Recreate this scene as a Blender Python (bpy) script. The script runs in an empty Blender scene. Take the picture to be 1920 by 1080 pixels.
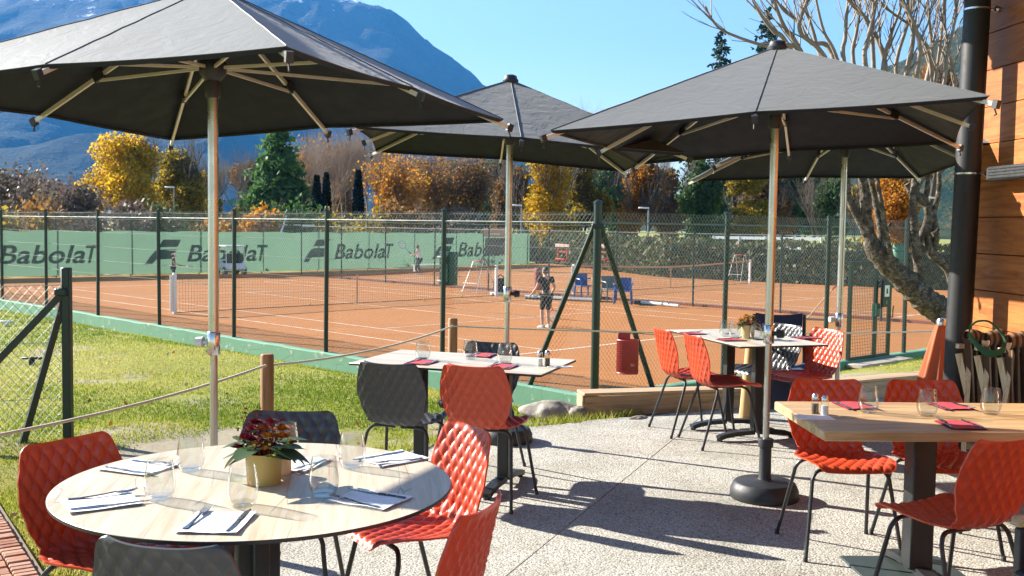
import bpy, bmesh, math, random
import numpy as np
from mathutils import Vector, Matrix, Euler
random.seed(7)
SC = bpy.context.scene
COL = SC.collection
PI = math.pi
R = math.radians

# ------------------------------------------------------------------ camera
F_PX, PITCH, ROLL, EYE = 1950.0, R(3.453), R(0.825), 1.5755
cam_d = bpy.data.cameras.new('camera')
cam_d.sensor_width = 36.0
cam_d.lens = F_PX / 1920 * 36
cam_d.clip_start = 0.05
cam_d.clip_end = 20000
cam = bpy.data.objects.new('camera', cam_d)
COL.objects.link(cam)
cam.matrix_world = Matrix.Translation((0, 0, EYE)) @ Matrix.Rotation(PI / 2 - PITCH, 4, 'X') @ Matrix.Rotation(ROLL, 4, 'Z')
SC.camera = cam

# ------------------------------------------------------------------ world and sun
SUN_AZ = math.atan2(-0.878, 0.477)      # clockwise from +Y
SUN_EL = R(27)
world = bpy.data.worlds.new('World')
SC.world = world
world.use_nodes = True
wn = world.node_tree
wn.nodes.clear()
sky = wn.nodes.new('ShaderNodeTexSky')
sky.sky_type = 'NISHITA'
sky.sun_disc = False
sky.sun_elevation = SUN_EL
sky.sun_rotation = SUN_AZ
sky.altitude = 1000
sky.air_density = 1.25
sky.dust_density = 0.35
sky.ozone_density = 2.6
bg = wn.nodes.new('ShaderNodeBackground')
bg.inputs['Strength'].default_value = 0.063
wo = wn.nodes.new('ShaderNodeOutputWorld')
wn.links.new(sky.outputs[0], bg.inputs[0])
wn.links.new(bg.outputs[0], wo.inputs[0])

sun_d = bpy.data.lights.new('sun', 'SUN')
sun_d.energy = 5.0
sun_d.angle = R(0.53)
sun_d.color = (1.0, 0.93, 0.82)
sun = bpy.data.objects.new('sun', sun_d)
COL.objects.link(sun)
TO_SUN = Vector((math.sin(SUN_AZ) * math.cos(SUN_EL), math.cos(SUN_AZ) * math.cos(SUN_EL), math.sin(SUN_EL)))
sun.rotation_euler = TO_SUN.to_track_quat('Z', 'Y').to_euler()
sun.location = (-20, 12, 15)

SC.view_settings.view_transform = 'Standard'
SC.view_settings.look = 'None'
SC.view_settings.gamma = 1.0
SC.view_settings.use_curve_mapping = False
SC.view_settings.exposure = 1.92
SC.render.film_transparent = False
SC.render.engine = 'CYCLES'
cy = SC.cycles
cy.use_denoising = True
cy.denoiser = 'OPENIMAGEDENOISE'
cy.max_bounces = 8
cy.diffuse_bounces = 3
cy.glossy_bounces = 3
cy.transmission_bounces = 6
cy.transparent_max_bounces = 32
cy.volume_bounces = 0
cy.caustics_reflective = False
cy.caustics_refractive = False
cy.sample_clamp_indirect = 6.0
cy.use_adaptive_sampling = True
cy.adaptive_threshold = 0.02

# ------------------------------------------------------------------ pixel helpers (photo pixels, 1920 x 1080)
def ray(px, py):
    x, y = px - 960.0, py - 540.0
    c, s = math.cos(ROLL), math.sin(ROLL)
    x, y = c * x + s * y, -s * x + c * y
    up = -y / F_PX
    return Vector((x / F_PX, math.cos(PITCH) + up * math.sin(PITCH), -math.sin(PITCH) + up * math.cos(PITCH)))
def on_h(px, py, h):
    d = ray(px, py)
    t = (h - EYE) / d.z
    return Vector((d.x * t, d.y * t, h))
def on_y(px, py, Y):
    d = ray(px, py)
    t = Y / d.y
    return Vector((d.x * t, Y, EYE + d.z * t))

# ------------------------------------------------------------------ mesh helpers
class MB:
    def __init__(s):
        s.v, s.f, s.m, s.mi = [], [], [], 0
    def add(s, vs, fs):
        o = len(s.v)
        s.v += [tuple(v) for v in vs]
        for f in fs:
            s.f.append(tuple(i + o for i in f)); s.m.append(s.mi)
        return s
    def box(s, c, d, rot=None):
        x, y, z = d[0] / 2, d[1] / 2, d[2] / 2
        vs = [Vector(p) for p in ((-x,-y,-z),(x,-y,-z),(x,y,-z),(-x,y,-z),(-x,-y,z),(x,-y,z),(x,y,z),(-x,y,z))]
        if rot is not None:
            q = rot if isinstance(rot, Matrix) else Matrix.Rotation(rot, 3, 'Z')
            vs = [q @ v for v in vs]
        c = Vector(c)
        return s.add([v + c for v in vs], [(0,3,2,1),(4,5,6,7),(0,1,5,4),(1,2,6,5),(2,3,7,6),(3,0,4,7)])
    def bbox(s, c, d, b=0.004, rot=None):
        # box with chamfered edges
        x, y, z = d[0] / 2, d[1] / 2, d[2] / 2
        b = min(b, x * .45, y * .45, z * .45)
        vs = []
        for sx in (-1, 1):
            for sy in (-1, 1):
                for sz in (-1, 1):
                    vs += [Vector((sx*(x-b), sy*(y-b), sz*z)), Vector((sx*(x-b), sy*y, sz*(z-b))), Vector((sx*x, sy*(y-b), sz*(z-b)))]
        bm = bmesh.new()
        for v in vs: bm.verts.new(v)
        r = bmesh.ops.convex_hull(bm, input=bm.verts)
        bm.verts.index_update()
        q = Matrix.Identity(3) if rot is None else (rot if isinstance(rot, Matrix) else Matrix.Rotation(rot, 3, 'Z'))
        c = Vector(c)
        s.add([q @ v.co + c for v in bm.verts], [tuple(v.index for v in f.verts) for f in bm.faces])
        bm.free()
        return s
    def tube(s, pts, r, n=8, cap=True, closed=False):
        pts = [Vector(p) for p in pts]
        k = len(pts)
        rs = r if isinstance(r, (list, tuple)) else [r] * k
        vs, fs = [], []
        prev = None
        for i, p in enumerate(pts):
            if closed: t = pts[(i + 1) % k] - pts[i - 1]
            else: t = pts[min(i + 1, k - 1)] - pts[max(i - 1, 0)]
            t = t.normalized() if t.length > 1e-9 else Vector((0, 0, 1))
            if prev is None:
                a = t.cross(Vector((0, 0, 1)))
                if a.length < 1e-3: a = t.cross(Vector((0, 1, 0)))
                a.normalize()
            else:
                a = prev - t * prev.dot(t)
                a = a.normalized() if a.length > 1e-6 else t.orthogonal().normalized()
            prev = a
            b = t.cross(a)
            for j in range(n):
                w = 2 * PI * j / n
                vs.append(p + (a * math.cos(w) + b * math.sin(w)) * rs[i])
        for i in range(k if closed else k - 1):
            i2 = (i + 1) % k
            for j in range(n):
                fs.append((i*n+j, i*n+(j+1) % n, i2*n+(j+1) % n, i2*n+j))
        if cap and not closed:
            fs.append(tuple(range(n))[::-1])
            fs.append(tuple((k-1)*n + j for j in range(n)))
        return s.add(vs, fs)
    def bar(s, a, b, w, h, up=(0, 0, 1)):
        a, b = Vector(a), Vector(b)
        t = (b - a).normalized()
        u = Vector(up)
        sd = t.cross(u)
        if sd.length < 1e-4: sd = t.cross(Vector((1, 0, 0)))
        sd.normalize(); u = sd.cross(t)
        vs = []
        for p in (a, b):
            for i, j in ((-1,-1),(1,-1),(1,1),(-1,1)):
                vs.append(p + sd * i * w / 2 + u * j * h / 2)
        return s.add(vs, [(0,1,2,3),(7,6,5,4),(0,4,5,1),(1,5,6,2),(2,6,7,3),(3,7,4,0)])
    def lathe(s, prof, n=24, c=(0, 0, 0)):
        c = Vector(c); vs, fs = [], []
        k = len(prof)
        for r_, z in prof:
            for j in range(n):
                w = 2 * PI * j / n
                vs.append(c + Vector((r_ * math.cos(w), r_ * math.sin(w), z)))
        for i in range(k - 1):
            for j in range(n):
                fs.append((i*n+j, i*n+(j+1) % n, (i+1)*n+(j+1) % n, (i+1)*n+j))
        if prof[0][0] > 1e-6: fs.append(tuple(range(n))[::-1])
        if prof[-1][0] > 1e-6: fs.append(tuple((k-1)*n+j for j in range(n)))
        return s.add(vs, fs)
    def prism(s, poly, z0, z1):
        n = len(poly)
        vs = [(p[0], p[1], z0) for p in poly] + [(p[0], p[1], z1) for p in poly]
        fs = [tuple(range(n))[::-1], tuple(range(n, 2*n))]
        for i in range(n):
            fs.append((i, (i+1) % n, n+(i+1) % n, n+i))
        return s.add(vs, fs)
    def grid(s, P, closed_u=False):
        nu, nv = len(P), len(P[0])
        vs = [p for row in P for p in row]
        fs = []
        for i in range(nu if closed_u else nu - 1):
            for j in range(nv - 1):
                i2 = (i + 1) % nu
                fs.append((i*nv+j, i2*nv+j, i2*nv+j+1, i*nv+j+1))
        return s.add(vs, fs)
    def sphere(s, c, r, n=10, m=6):
        c = Vector(c)
        r = Vector((r, r, r)) if not hasattr(r, '__len__') else Vector(r)
        vs = [c + Vector((0, 0, -r.z))]
        for i in range(1, m):
            a = -PI/2 + PI * i / m
            for j in range(n):
                w = 2*PI*j/n
                vs.append(c + Vector((r.x*math.cos(a)*math.cos(w), r.y*math.cos(a)*math.sin(w), r.z*math.sin(a))))
        vs.append(c + Vector((0, 0, r.z)))
        fs = [(0, 1+(j+1) % n, 1+j) for j in range(n)]
        for i in range(m - 2):
            for j in range(n):
                fs.append((1+i*n+j, 1+i*n+(j+1) % n, 1+(i+1)*n+(j+1) % n, 1+(i+1)*n+j))
        l = len(vs) - 1
        fs += [(1+(m-2)*n+j, 1+(m-2)*n+(j+1) % n, l) for j in range(n)]
        return s.add(vs, fs)
    def mesh(s, name, mats, smooth=True):
        me = bpy.data.meshes.new(name)
        me.from_pydata(s.v, [], s.f)
        for m in (mats if isinstance(mats, (list, tuple)) else [mats]): me.materials.append(m)
        me.polygons.foreach_set('material_index', s.m)
        me.update()
        if smooth: shade(me)
        return me
    def build(s, name, mats, parent=None, smooth=True, loc=None):
        o = bpy.data.objects.new(name, s.mesh(name, mats, smooth))
        COL.objects.link(o)
        if parent is not None: o.parent = parent
        if loc is not None: o.location = loc
        return o

def shade(me, ang=40):
    me.polygons.foreach_set('use_smooth', [True] * len(me.polygons))
    bm = bmesh.new(); bm.from_mesh(me)
    bmesh.ops.recalc_face_normals(bm, faces=bm.faces)
    for e in bm.edges:
        if len(e.link_faces) == 2 and e.calc_face_angle(0) > R(ang): e.smooth = False
    bm.to_mesh(me); bm.free()

def np_mesh(name, V, Fc, mat):
    V = np.asarray(V, np.float32); Fc = np.asarray(Fc, np.int32)
    me = bpy.data.meshes.new(name)
    n, k = Fc.shape
    me.vertices.add(len(V)); me.vertices.foreach_set('co', V.ravel())
    me.loops.add(n * k); me.loops.foreach_set('vertex_index', Fc.ravel())
    me.polygons.add(n)
    me.polygons.foreach_set('loop_start', np.arange(0, n * k, k, dtype=np.int32))
    me.polygons.foreach_set('loop_total', np.full(n, k, np.int32))
    for m in (mat if isinstance(mat, (list, tuple)) else [mat]): me.materials.append(m)
    me.update(calc_edges=True)
    return me

def link(name, me, parent=None, loc=None, rotz=0):
    o = bpy.data.objects.new(name, me); COL.objects.link(o)
    if parent is not None: o.parent = parent
    if loc is not None: o.location = loc
    if rotz: o.rotation_euler = (0, 0, rotz)
    return o
def tag(o, label, cat, group=None):
    o['label'] = label; o['category'] = cat
    if group: o['group'] = group
    return o
def thing(name, label, cat, loc=(0, 0, 0), rotz=0, group=None):
    o = bpy.data.objects.new(name, None); COL.objects.link(o)
    o.empty_display_size = 0.05
    o.location = loc; o.rotation_euler = (0, 0, rotz)
    return tag(o, label, cat, group)
def copy_tree(o, parent=None):
    c = o.copy(); COL.objects.link(c)
    if parent is not None: c.parent = parent
    for ch in list(o.children): copy_tree(ch, c)
    return c
def struct(o):
    o['kind'] = 'structure'; return o
def stuff(o):
    o['kind'] = 'stuff'; return o

# ------------------------------------------------------------------ materials
def lin(r, g, b):
    f = lambda c: (c/255/12.92 if c/255 <= .04045 else ((c/255+.055)/1.055) ** 2.4)
    return (f(r), f(g), f(b))
class NT:
    def __init__(s, name):
        s.mat = bpy.data.materials.new(name); s.mat.use_nodes = True
        s.t = s.mat.node_tree; s.t.nodes.clear()
        s.out = s.n('ShaderNodeOutputMaterial')
    def n(s, typ, **kw):
        nd = s.t.nodes.new(typ)
        for k, v in kw.items(): setattr(nd, k, v)
        return nd
    def l(s, a, b): s.t.links.new(a, b)
    def coord(s, which='Object', scale=(1, 1, 1), rot=(0, 0, 0)):
        tc = s.n('ShaderNodeTexCoord'); mp = s.n('ShaderNodeMapping')
        mp.inputs['Scale'].default_value = scale; mp.inputs['Rotation'].default_value = rot
        s.l(tc.outputs[which], mp.inputs[0]); return mp.outputs[0]
    def pos(s, scale=(1, 1, 1)):
        g = s.n('ShaderNodeNewGeometry'); mp = s.n('ShaderNodeMapping')
        mp.inputs['Scale'].default_value = scale
        s.l(g.outputs['Position'], mp.inputs[0]); return mp.outputs[0]
    def noise(s, vec, scale=5, detail=4, rough=.55, dist=0):
        nd = s.n('ShaderNodeTexNoise'); s.l(vec, nd.inputs['Vector'])
        nd.inputs['Scale'].default_value = scale; nd.inputs['Detail'].default_value = detail
        nd.inputs['Roughness'].default_value = rough; nd.inputs['Distortion'].default_value = dist
        return nd.outputs[0]
    def voro(s, vec, scale=5, feature='F1', out='Distance'):
        nd = s.n('ShaderNodeTexVoronoi', feature=feature); s.l(vec, nd.inputs['Vector'])
        nd.inputs['Scale'].default_value = scale
        return nd.outputs[out]
    def ramp(s, fac, stops, interp='LINEAR'):
        nd = s.n('ShaderNodeValToRGB'); nd.color_ramp.interpolation = interp
        e = nd.color_ramp.elements
        while len(e) < len(stops): e.new(0.5)
        for i, (p, c) in enumerate(stops):
            e[i].position = p
            e[i].color = (*c, 1) if hasattr(c, '__len__') else (c, c, c, 1)
        s.l(fac, nd.inputs[0]); return nd.outputs[0]
    def mix(s, fac, a, b, typ='MIX'):
        nd = s.n('ShaderNodeMix', data_type='RGBA', blend_type=typ)
        for sock, v in ((nd.inputs[0], fac), (nd.inputs[6], a), (nd.inputs[7], b)):
            if hasattr(v, 'is_linked') or hasattr(v, 'links'): s.l(v, sock)
            elif hasattr(v, '__len__'): sock.default_value = (*v, 1)
            else: sock.default_value = v
        return nd.outputs[2]
    def math(s, op, a, b=0.0, clamp=False):
        nd = s.n('ShaderNodeMath', operation=op); nd.use_clamp = clamp
        for i, v in enumerate((a, b)):
            if hasattr(v, 'links'): s.l(v, nd.inputs[i])
            else: nd.inputs[i].default_value = v
        return nd.outputs[0]
    def bump(s, h, strength=.3, dist=.01):
        nd = s.n('ShaderNodeBump'); nd.inputs['Strength'].default_value = strength
        nd.inputs['Distance'].default_value = dist; s.l(h, nd.inputs['Height']); return nd.outputs[0]
    def bsdf(s, col, rough=.5, metal=0., spec=.5, normal=None, **kw):
        b = s.n('ShaderNodeBsdfPrincipled')
        for nm, v in [('Base Color', col), ('Roughness', rough), ('Metallic', metal), ('Specular IOR Level', spec)] + list(kw.items()):
            sock = b.inputs[nm]
            if hasattr(v, 'links'): s.l(v, sock)
            elif hasattr(v, '__len__') and len(v) == 3: sock.default_value = (*v, 1)
            else: sock.default_value = v
        if normal is not None: s.l(normal, b.inputs['Normal'])
        return b.outputs[0]
    def done(s, sh):
        s.l(sh, s.out.inputs[0]); return s.mat

def simple(name, col, rough=.5, metal=0., var=.12, scale=8, bump=0., bscale=60, spec=.5, **kw):
    t = NT(name); v = t.coord()
    f = t.noise(v, scale, 5)
    a = tuple(max(c * (1 - var), 0) for c in col); b = tuple(min(c * (1 + var), 1) for c in col)
    c = t.mix(f, a, b)
    rr = t.ramp(t.noise(v, scale * 2.3, 3), [(.3, max(rough - .08, 0)), (.7, min(rough + .08, 1))])
    nrm = t.bump(t.noise(v, bscale, 4), bump, .004) if bump else None
    return t.done(t.bsdf(c, rr, metal, spec, nrm, **kw))

def m_wood(name, light, dark, axis='X', scale=1.0, rough=.45, knots=False, bump=.12, coords='Object'):
    t = NT(name)
    st = {'X': (.6, 9, 9), 'Y': (9, .6, 9), 'Z': (9, 9, .6)}[axis]
    v = t.coord(coords, tuple(k * scale for k in st))
    g1 = t.noise(v, 3, 6, .6, .8)
    g2 = t.noise(v, 14, 3, .5, .2)
    f = t.math('ADD', t.math('MULTIPLY', g1, .75), t.math('MULTIPLY', g2, .25))
    c = t.ramp(f, [(.36, dark), (.47, tuple(.6*l+.4*d for l, d in zip(light, dark))), (.58, light), (.72, tuple(min(1, l*1.08) for l in light))])
    return t.done(t.bsdf(c, rough, 0, .4, t.bump(f, bump, .003)))

def m_table_oak(name):
    # pale oak print: even ground, fine pores, a few open grain cracks
    t = NT(name); v = t.coord('Object', (.55, 8, 8)); g1 = t.noise(v, 3, 5, .6, .7); g2 = t.noise(t.coord('Object', (2.2, 60, 60)), 3, 4, .6, .3)
    c = t.ramp(g1, [(.34, (.50, .40, .28)), (.5, (.62, .51, .38)), (.7, (.69, .59, .45))])
    c = t.mix(t.ramp(g2, [(.52, 0), (.70, .5)]), c, (.40, .30, .20))
    cr = t.math('MULTIPLY', t.ramp(t.voro(t.coord('Object', (1.0, 7.5, 7.5)), 1.6, 'DISTANCE_TO_EDGE'), [(0, 1), (.018, 0)]), t.ramp(t.noise(v, 1.1, 3), [(.52, 0), (.6, .75)]))
    c = t.mix(cr, c, (.16, .11, .07))
    return t.done(t.bsdf(c, .34, 0, .35, t.bump(g2, .04, .002)))
def m_leaf(name, cols, rough=.6, trans=.35):
    t = NT(name)
    g = t.n('ShaderNodeNewGeometry')
    stops = [(i / max(len(cols) - 1, 1), c) for i, c in enumerate(cols)]
    c = t.ramp(g.outputs['Random Per Island'], stops)
    d = t.bsdf(c, rough, 0, .25)
    tr = t.n('ShaderNodeBsdfTranslucent'); t.l(c, tr.inputs[0])
    mx = t.n('ShaderNodeMixShader'); mx.inputs[0].default_value = trans
    t.l(d, mx.inputs[1]); t.l(tr.outputs[0], mx.inputs[2])
    return t.done(mx.outputs[0])

def m_glass(name, tint=(.94, .955, .95)):
    # thin-walled drinking glass: clear wall that reflects by Fresnel
    t = NT(name)
    lw = t.n('ShaderNodeLayerWeight'); lw.inputs[0].default_value = .5
    fr = t.math('ADD', .045, t.math('MULTIPLY', t.math('POWER', lw.outputs['Facing'], 3.0), .75))
    tr = t.n('ShaderNodeBsdfTransparent'); tr.inputs[0].default_value = (*tint, 1)
    gl = t.n('ShaderNodeBsdfGlossy'); gl.inputs['Roughness'].default_value = .03
    mx = t.n('ShaderNodeMixShader')
    t.l(fr, mx.inputs[0]); t.l(tr.outputs[0], mx.inputs[1]); t.l(gl.outputs[0], mx.inputs[2])
    return t.done(mx.outputs[0])

black_metal = simple('black_metal', (.016, .017, .019), .42, 0, .3, 20, .05, 200)
green_metal = simple('green_metal', (.006, .024, .020), .4, 0, .25, 12, .05, 120)
green_paint = simple('green_paint', (.015, .075, .05), .45, 0, .25, 9)
chrome = simple('chrome', (.52, .53, .54), .30, 1.0, .03, 3)
steel = simple('steel', (.62, .62, .63), .24, 1.0, .05, 40)
wire_metal = simple('wire_metal', (.20, .255, .24), .5, .3, .1, 2)
rail_metal = simple('rail_metal', (.115, .15, .145), .65, 0, .1, 2)
white_metal = simple('white_metal', (.72, .73, .74), .4, .0, .06, 12)
white_paint = simple('white_paint', (.78, .77, .73), .6, 0, .12, 3)
dark_plastic = simple('dark_plastic', (.02, .022, .026), .5, 0, .2, 14, .08, 300)
rib_metal = simple('rib_metal', (.66, .61, .52), .4, .25, .08, 8)
def m_shell(name, col, dust):
    # moulded plastic: each chair faded a little differently, dust in the hollows, scuffed patches
    t = NT(name); v = t.coord(); oi = t.n('ShaderNodeObjectInfo')
    c = t.mix(t.math('MULTIPLY', oi.outputs['Random'], .4), col, tuple(min(1, k * 1.2 + .006) for k in col))
    n1 = t.noise(v, 4.5, 5, .6); n2 = t.noise(v, 60, 4, .7)
    c = t.mix(t.math('MULTIPLY', t.ramp(n1, [(.45, 0), (.75, .22)]), t.ramp(n2, [(.35, 0), (.7, 1)])), c, dust)
    rr_ = t.math('ADD', t.ramp(n1, [(.3, .26), (.7, .42)]), t.math('MULTIPLY', n2, .08))
    return t.done(t.bsdf(c, rr_, 0, .55, t.bump(t.noise(v, 500, 3), .05, .002)))
shell_red = m_shell('shell_red', (.47, .048, .015), (.50, .17, .10))
shell_gray = m_shell('shell_gray', (.038, .039, .046), (.16, .15, .14))
glass = m_glass('clear_glass')
# ------------------------------------------------------------------ terrain geometry
HC = -0.9066                                    # court level (terrace is 0)
FX, FY, FT, FSP = 1.217, 14.964, -0.7767, 3.3166
E1 = Vector((math.cos(FT), math.sin(FT), 0))    # along the near fence, towards the corner post
E2 = Vector((-math.sin(FT), math.cos(FT), 0))   # across the court, away
CORNER = Vector((FX, FY, HC))
D2 = Vector((.75, .661, 0)).normalized()        # right-hand fence run
N2 = Vector((D2.y, -D2.x, 0))                   # its side towards the terrace

def smooth(t):
    t = np.clip(t, 0, 1); return t * t * (3 - 2 * t)
def d_f1(x, y): return (x - FX) * -E2.x + (y - FY) * -E2.y
def d_f2(x, y): return (x - FX) * N2.x + (y - FY) * N2.y
def vnoise(x, y, seed=0):
    xi, yi = np.floor(x).astype(int), np.floor(y).astype(int)
    xf, yf = x - xi, y - yi
    def h(a, b):
        n = (a * 374761393 + b * 668265263 + seed * 1442695) & 0x7fffffff
        n = ((n ^ (n >> 13)) * 1274126177) & 0x7fffffff
        return ((n ^ (n >> 16)) & 0xffff) / 65535.0
    u, v = xf*xf*(3-2*xf), yf*yf*(3-2*yf)
    return (h(xi, yi)*(1-u) + h(xi+1, yi)*u)*(1-v) + (h(xi, yi+1)*(1-u) + h(xi+1, yi+1)*u)*v
def fbm(x, y, o=4, seed=0):
    s = 0; a = .5
    for i in range(o):
        s = s + a * vnoise(x * 2**i, y * 2**i, seed + i); a *= .5
    return s
def lawn_h(x, y):
    x = np.asarray(x, float); y = np.asarray(y, float)
    a = smooth(d_f1(x, y) / 5.4); b = smooth(d_f2(x, y) / 4.4)
    h = -1.22 + 1.16 * np.maximum(a, b)
    bumps = (fbm(x * .9, y * .9, 3, 3) - .45) * .10 * smooth((np.maximum(d_f1(x, y), d_f2(x, y)) - .1) / 1.5)
    h = h + bumps
    return np.where(np.maximum(d_f1(x, y), d_f2(x, y)) < 0, -1.26, h)

# ground: one sheet to the horizon, fine under the lawn
def axis(lo, hi, step, far):
    a = list(np.arange(lo, hi + 1e-6, step)); k = step
    left, right = [lo], [hi]
    while left[-1] > -far: k *= 1.5; left.append(left[-1] - k)
    k = step
    while right[-1] < far: k *= 1.5; right.append(right[-1] + k)
    return np.array(left[:0:-1] + a + right[1:])
gx, gy = axis(-13, 11, .2, 9000), axis(2.5, 27, .2, 9000)
X, Y = np.meshgrid(gx, gy, indexing='ij')
Z = lawn_h(X, Y)
far = (X < -14) | (Y < 1.5) | (X > 12)
Z = np.where((Y < 1.5) & (Z > -.2), -.06, Z)
nu, nv = X.shape
ii = np.arange(nu * nv).reshape(nu, nv)
Fc = np.stack([ii[:-1, :-1], ii[1:, :-1], ii[1:, 1:], ii[:-1, 1:]], -1).reshape(-1, 4)

t = NT('grass_ground')
v = t.pos()
n1 = t.noise(v, 1.1, 5, .6); n2 = t.noise(v, 18, 4, .7); n3 = t.noise(v, .35, 3)
gcol = t.mix(t.ramp(n2, [(.3, 0), (.7, 1)]), (.15, .19, .02), (.36, .37, .075))
gcol = t.mix(t.ramp(n3, [(.4, 0), (.65, .6)]), gcol, (.44, .39, .13))
soil = t.mix(n2, (.30, .25, .17), (.52, .46, .35))
# bare soil follows the terrace edge and scattered worn patches
at_ = t.n('ShaderNodeAttribute', attribute_name='bare')
bare = t.math('ADD', at_.outputs['Fac'], t.math('MULTIPLY', t.math('SUBTRACT', n1, .47), 2.2))
bare = t.ramp(bare, [(.42, 0), (.58, 1)])
c = t.mix(bare, gcol, soil)
nb = t.bump(t.noise(v, 35, 6, .75), .9, .05)
grass_ground = t.done(t.bsdf(c, .9, 0, .15, nb))
gme = np_mesh('ground', np.stack([X, Y, Z], -1).reshape(-1, 3), Fc, grass_ground)
gme.polygons.foreach_set('use_smooth', [True] * len(gme.polygons))

TERRACE = [on_h(1905, 700, 0).xy, Vector((4.9, 9.6))]
TERRACE = [Vector(p) for p in ((4.6, 10.2), (2.6, 9.35), (1.35, 8.75), (.62, 8.35), (.2, 8.1), (-.22, 7.75), (-.62, 7.25), (-.95, 6.6), (-1.25, 5.9),
           (-1.45, 5.3), (-1.5, 4.6), (-1.58, 3.9), (-1.62, 3.2), (-1.75, 2.0), (-2.0, -2), (9, -2), (9, 10.2))]
def poly_dist(x, y, poly):
    d = np.full(x.shape, 1e9)
    for i in range(len(poly)):
        a, b = poly[i], poly[(i + 1) % len(poly)]
        ex, ey = b.x - a.x, b.y - a.y
        tt = np.clip(((x - a.x) * ex + (y - a.y) * ey) / (ex*ex + ey*ey + 1e-12), 0, 1)
        d = np.minimum(d, np.hypot(x - a.x - tt*ex, y - a.y - tt*ey))
    return d
def inside(x, y, poly):
    r = np.zeros(x.shape, bool); j = len(poly) - 1
    for i in range(len(poly)):
        a, b = poly[i], poly[j]
        c = ((a.y > y) != (b.y > y)) & (x < (b.x - a.x) * (y - a.y) / (b.y - a.y + 1e-12) + a.x)
        r ^= c; j = i
    return r
def bare_at(x, y):
    dd = poly_dist(x, y, TERRACE)
    b = np.clip(.72 - dd * .65, 0, 1)
    for (px, py, r, s) in ((-2.3, 7.3, 1.0, .95), (-1.5, 7.1, .8, .85), (-2.9, 7.9, .6, .7), (-2.9, 9.3, .55, .5), (-5.5, 12.5, .9, .42), (-3.6, 6.9, .8, .55), (3.7, 11.2, 1.6, .75), (-1.2, 7.9, .6, .5), (-4.0, 10.5, .6, .45), (-.2, 8.6, .7, .5), (-6.5, 16, 1.0, .45), (-2.0, 11.5, .7, .42)):
        b = np.maximum(b, s * np.clip(1.25 - np.hypot(x - px, (y - py)) / r, 0, 1))
    return b
bv = bare_at(X.ravel(), Y.ravel())
bv[(np.abs(X.ravel()) > 40) | (Y.ravel() > 60)] = .15
att = gme.attributes.new('bare', 'FLOAT', 'POINT')
att.data.foreach_set('value', bv.astype(np.float32))
ground = struct(link('ground', gme))

# terrace of washed concrete, cast in slabs with open joints
def clip(poly, p, n, off=0.0):
    out = []
    f = lambda q: (q - p).dot(n) - off
    for i in range(len(poly)):
        a, b = poly[i], poly[(i + 1) % len(poly)]
        fa, fb = f(a), f(b)
        if fa >= 0: out.append(a)
        if (fa >= 0) != (fb >= 0): out.append(a + (b - a) * (fa / (fa - fb)))
    return out
t = NT('washed_concrete')
v = t.pos()
ce = t.voro(v, 92, 'F1', 'Color'); de = t.voro(v, 92, 'F1', 'Distance')
pe = t.ramp(ce, [(0, (.09, .085, .07)), (.22, (.27, .265, .235)), (.45, (.45, .445, .405)), (.7, (.52, .515, .47)), (1, (.68, .675, .63))])
big = t.noise(v, 1.3, 5, .6)
c = t.mix(t.ramp(de, [(.45, 0), (.7, 1)]), pe, (.42, .415, .38))
st_ = t.ramp(big, [(.32, (.76, .73, .68)), (.55, (1, .99, .97)), (.75, (1.0, 1.0, 1.0))])
c = t.mix(1.0, c, st_, 'MULTIPLY')
sp = t.ramp(t.noise(v, 95, 3, .6), [(.38, .3), (.45, 1)])
c = t.mix(1.0, c, sp, 'MULTIPLY')
spot = t.math('MULTIPLY', t.ramp(t.noise(v, 3.1, 6, .7, .6), [(.56, 0), (.66, .5)]), t.ramp(t.noise(v, .8, 3), [(.4, 0), (.6, 1)]))
c = t.mix(spot, c, (.22, .19, .13))
concrete = t.done(t.bsdf(c, .85, 0, .25, t.bump(t.math('SUBTRACT', 1.0, de), .55, .006)))
edge_n = 5
fine = []
rr = random.Random(3)
for i in range(len(TERRACE)):
    a, b = TERRACE[i], TERRACE[(i + 1) % len(TERRACE)]
    k = 6 if 1 <= i <= 12 or i == 0 else 1
    for j in range(k):
        p = a + (b - a) * (j / k)
        if k > 1 and (i or j): p = p + Vector((rr.uniform(-.03, .03), rr.uniform(-.03, .03)))
        fine.append(p)
J1a, J1b = on_h(1240, 842, 0).xy, on_h(1010, 1030, 0).xy
j1 = (J1b - J1a).normalized(); n1v = Vector((-j1.y, j1.x))
terrace = struct(bpy.data.objects.new('terrace', None)); COL.objects.link(terrace)
for off0, off1 in ((-20, 0), (0, 20)):
    pl = clip(clip(fine, J1a, n1v, off0 + .0035), J1a, -n1v, -off1 + .0035)
    for o0, o1 in ((-40, 40),):
        ps = clip(clip(pl, J1a, j1, o0 + .003), J1a, -j1, -o1 + .003)
        if len(ps) > 2:
            MB().prism([(p.x, p.y) for p in ps], -.14, 0).build('slab', concrete, terrace, False)
jm = simple('joint_fill', (.30, .28, .245), .95, 0, .3, 20)
MB().prism([(p.x, p.y) for p in clip(fine, Vector((0, -1.9)), Vector((0, 1)))], -.13, -.004).build('joint_bed', jm, terrace, False)

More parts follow.
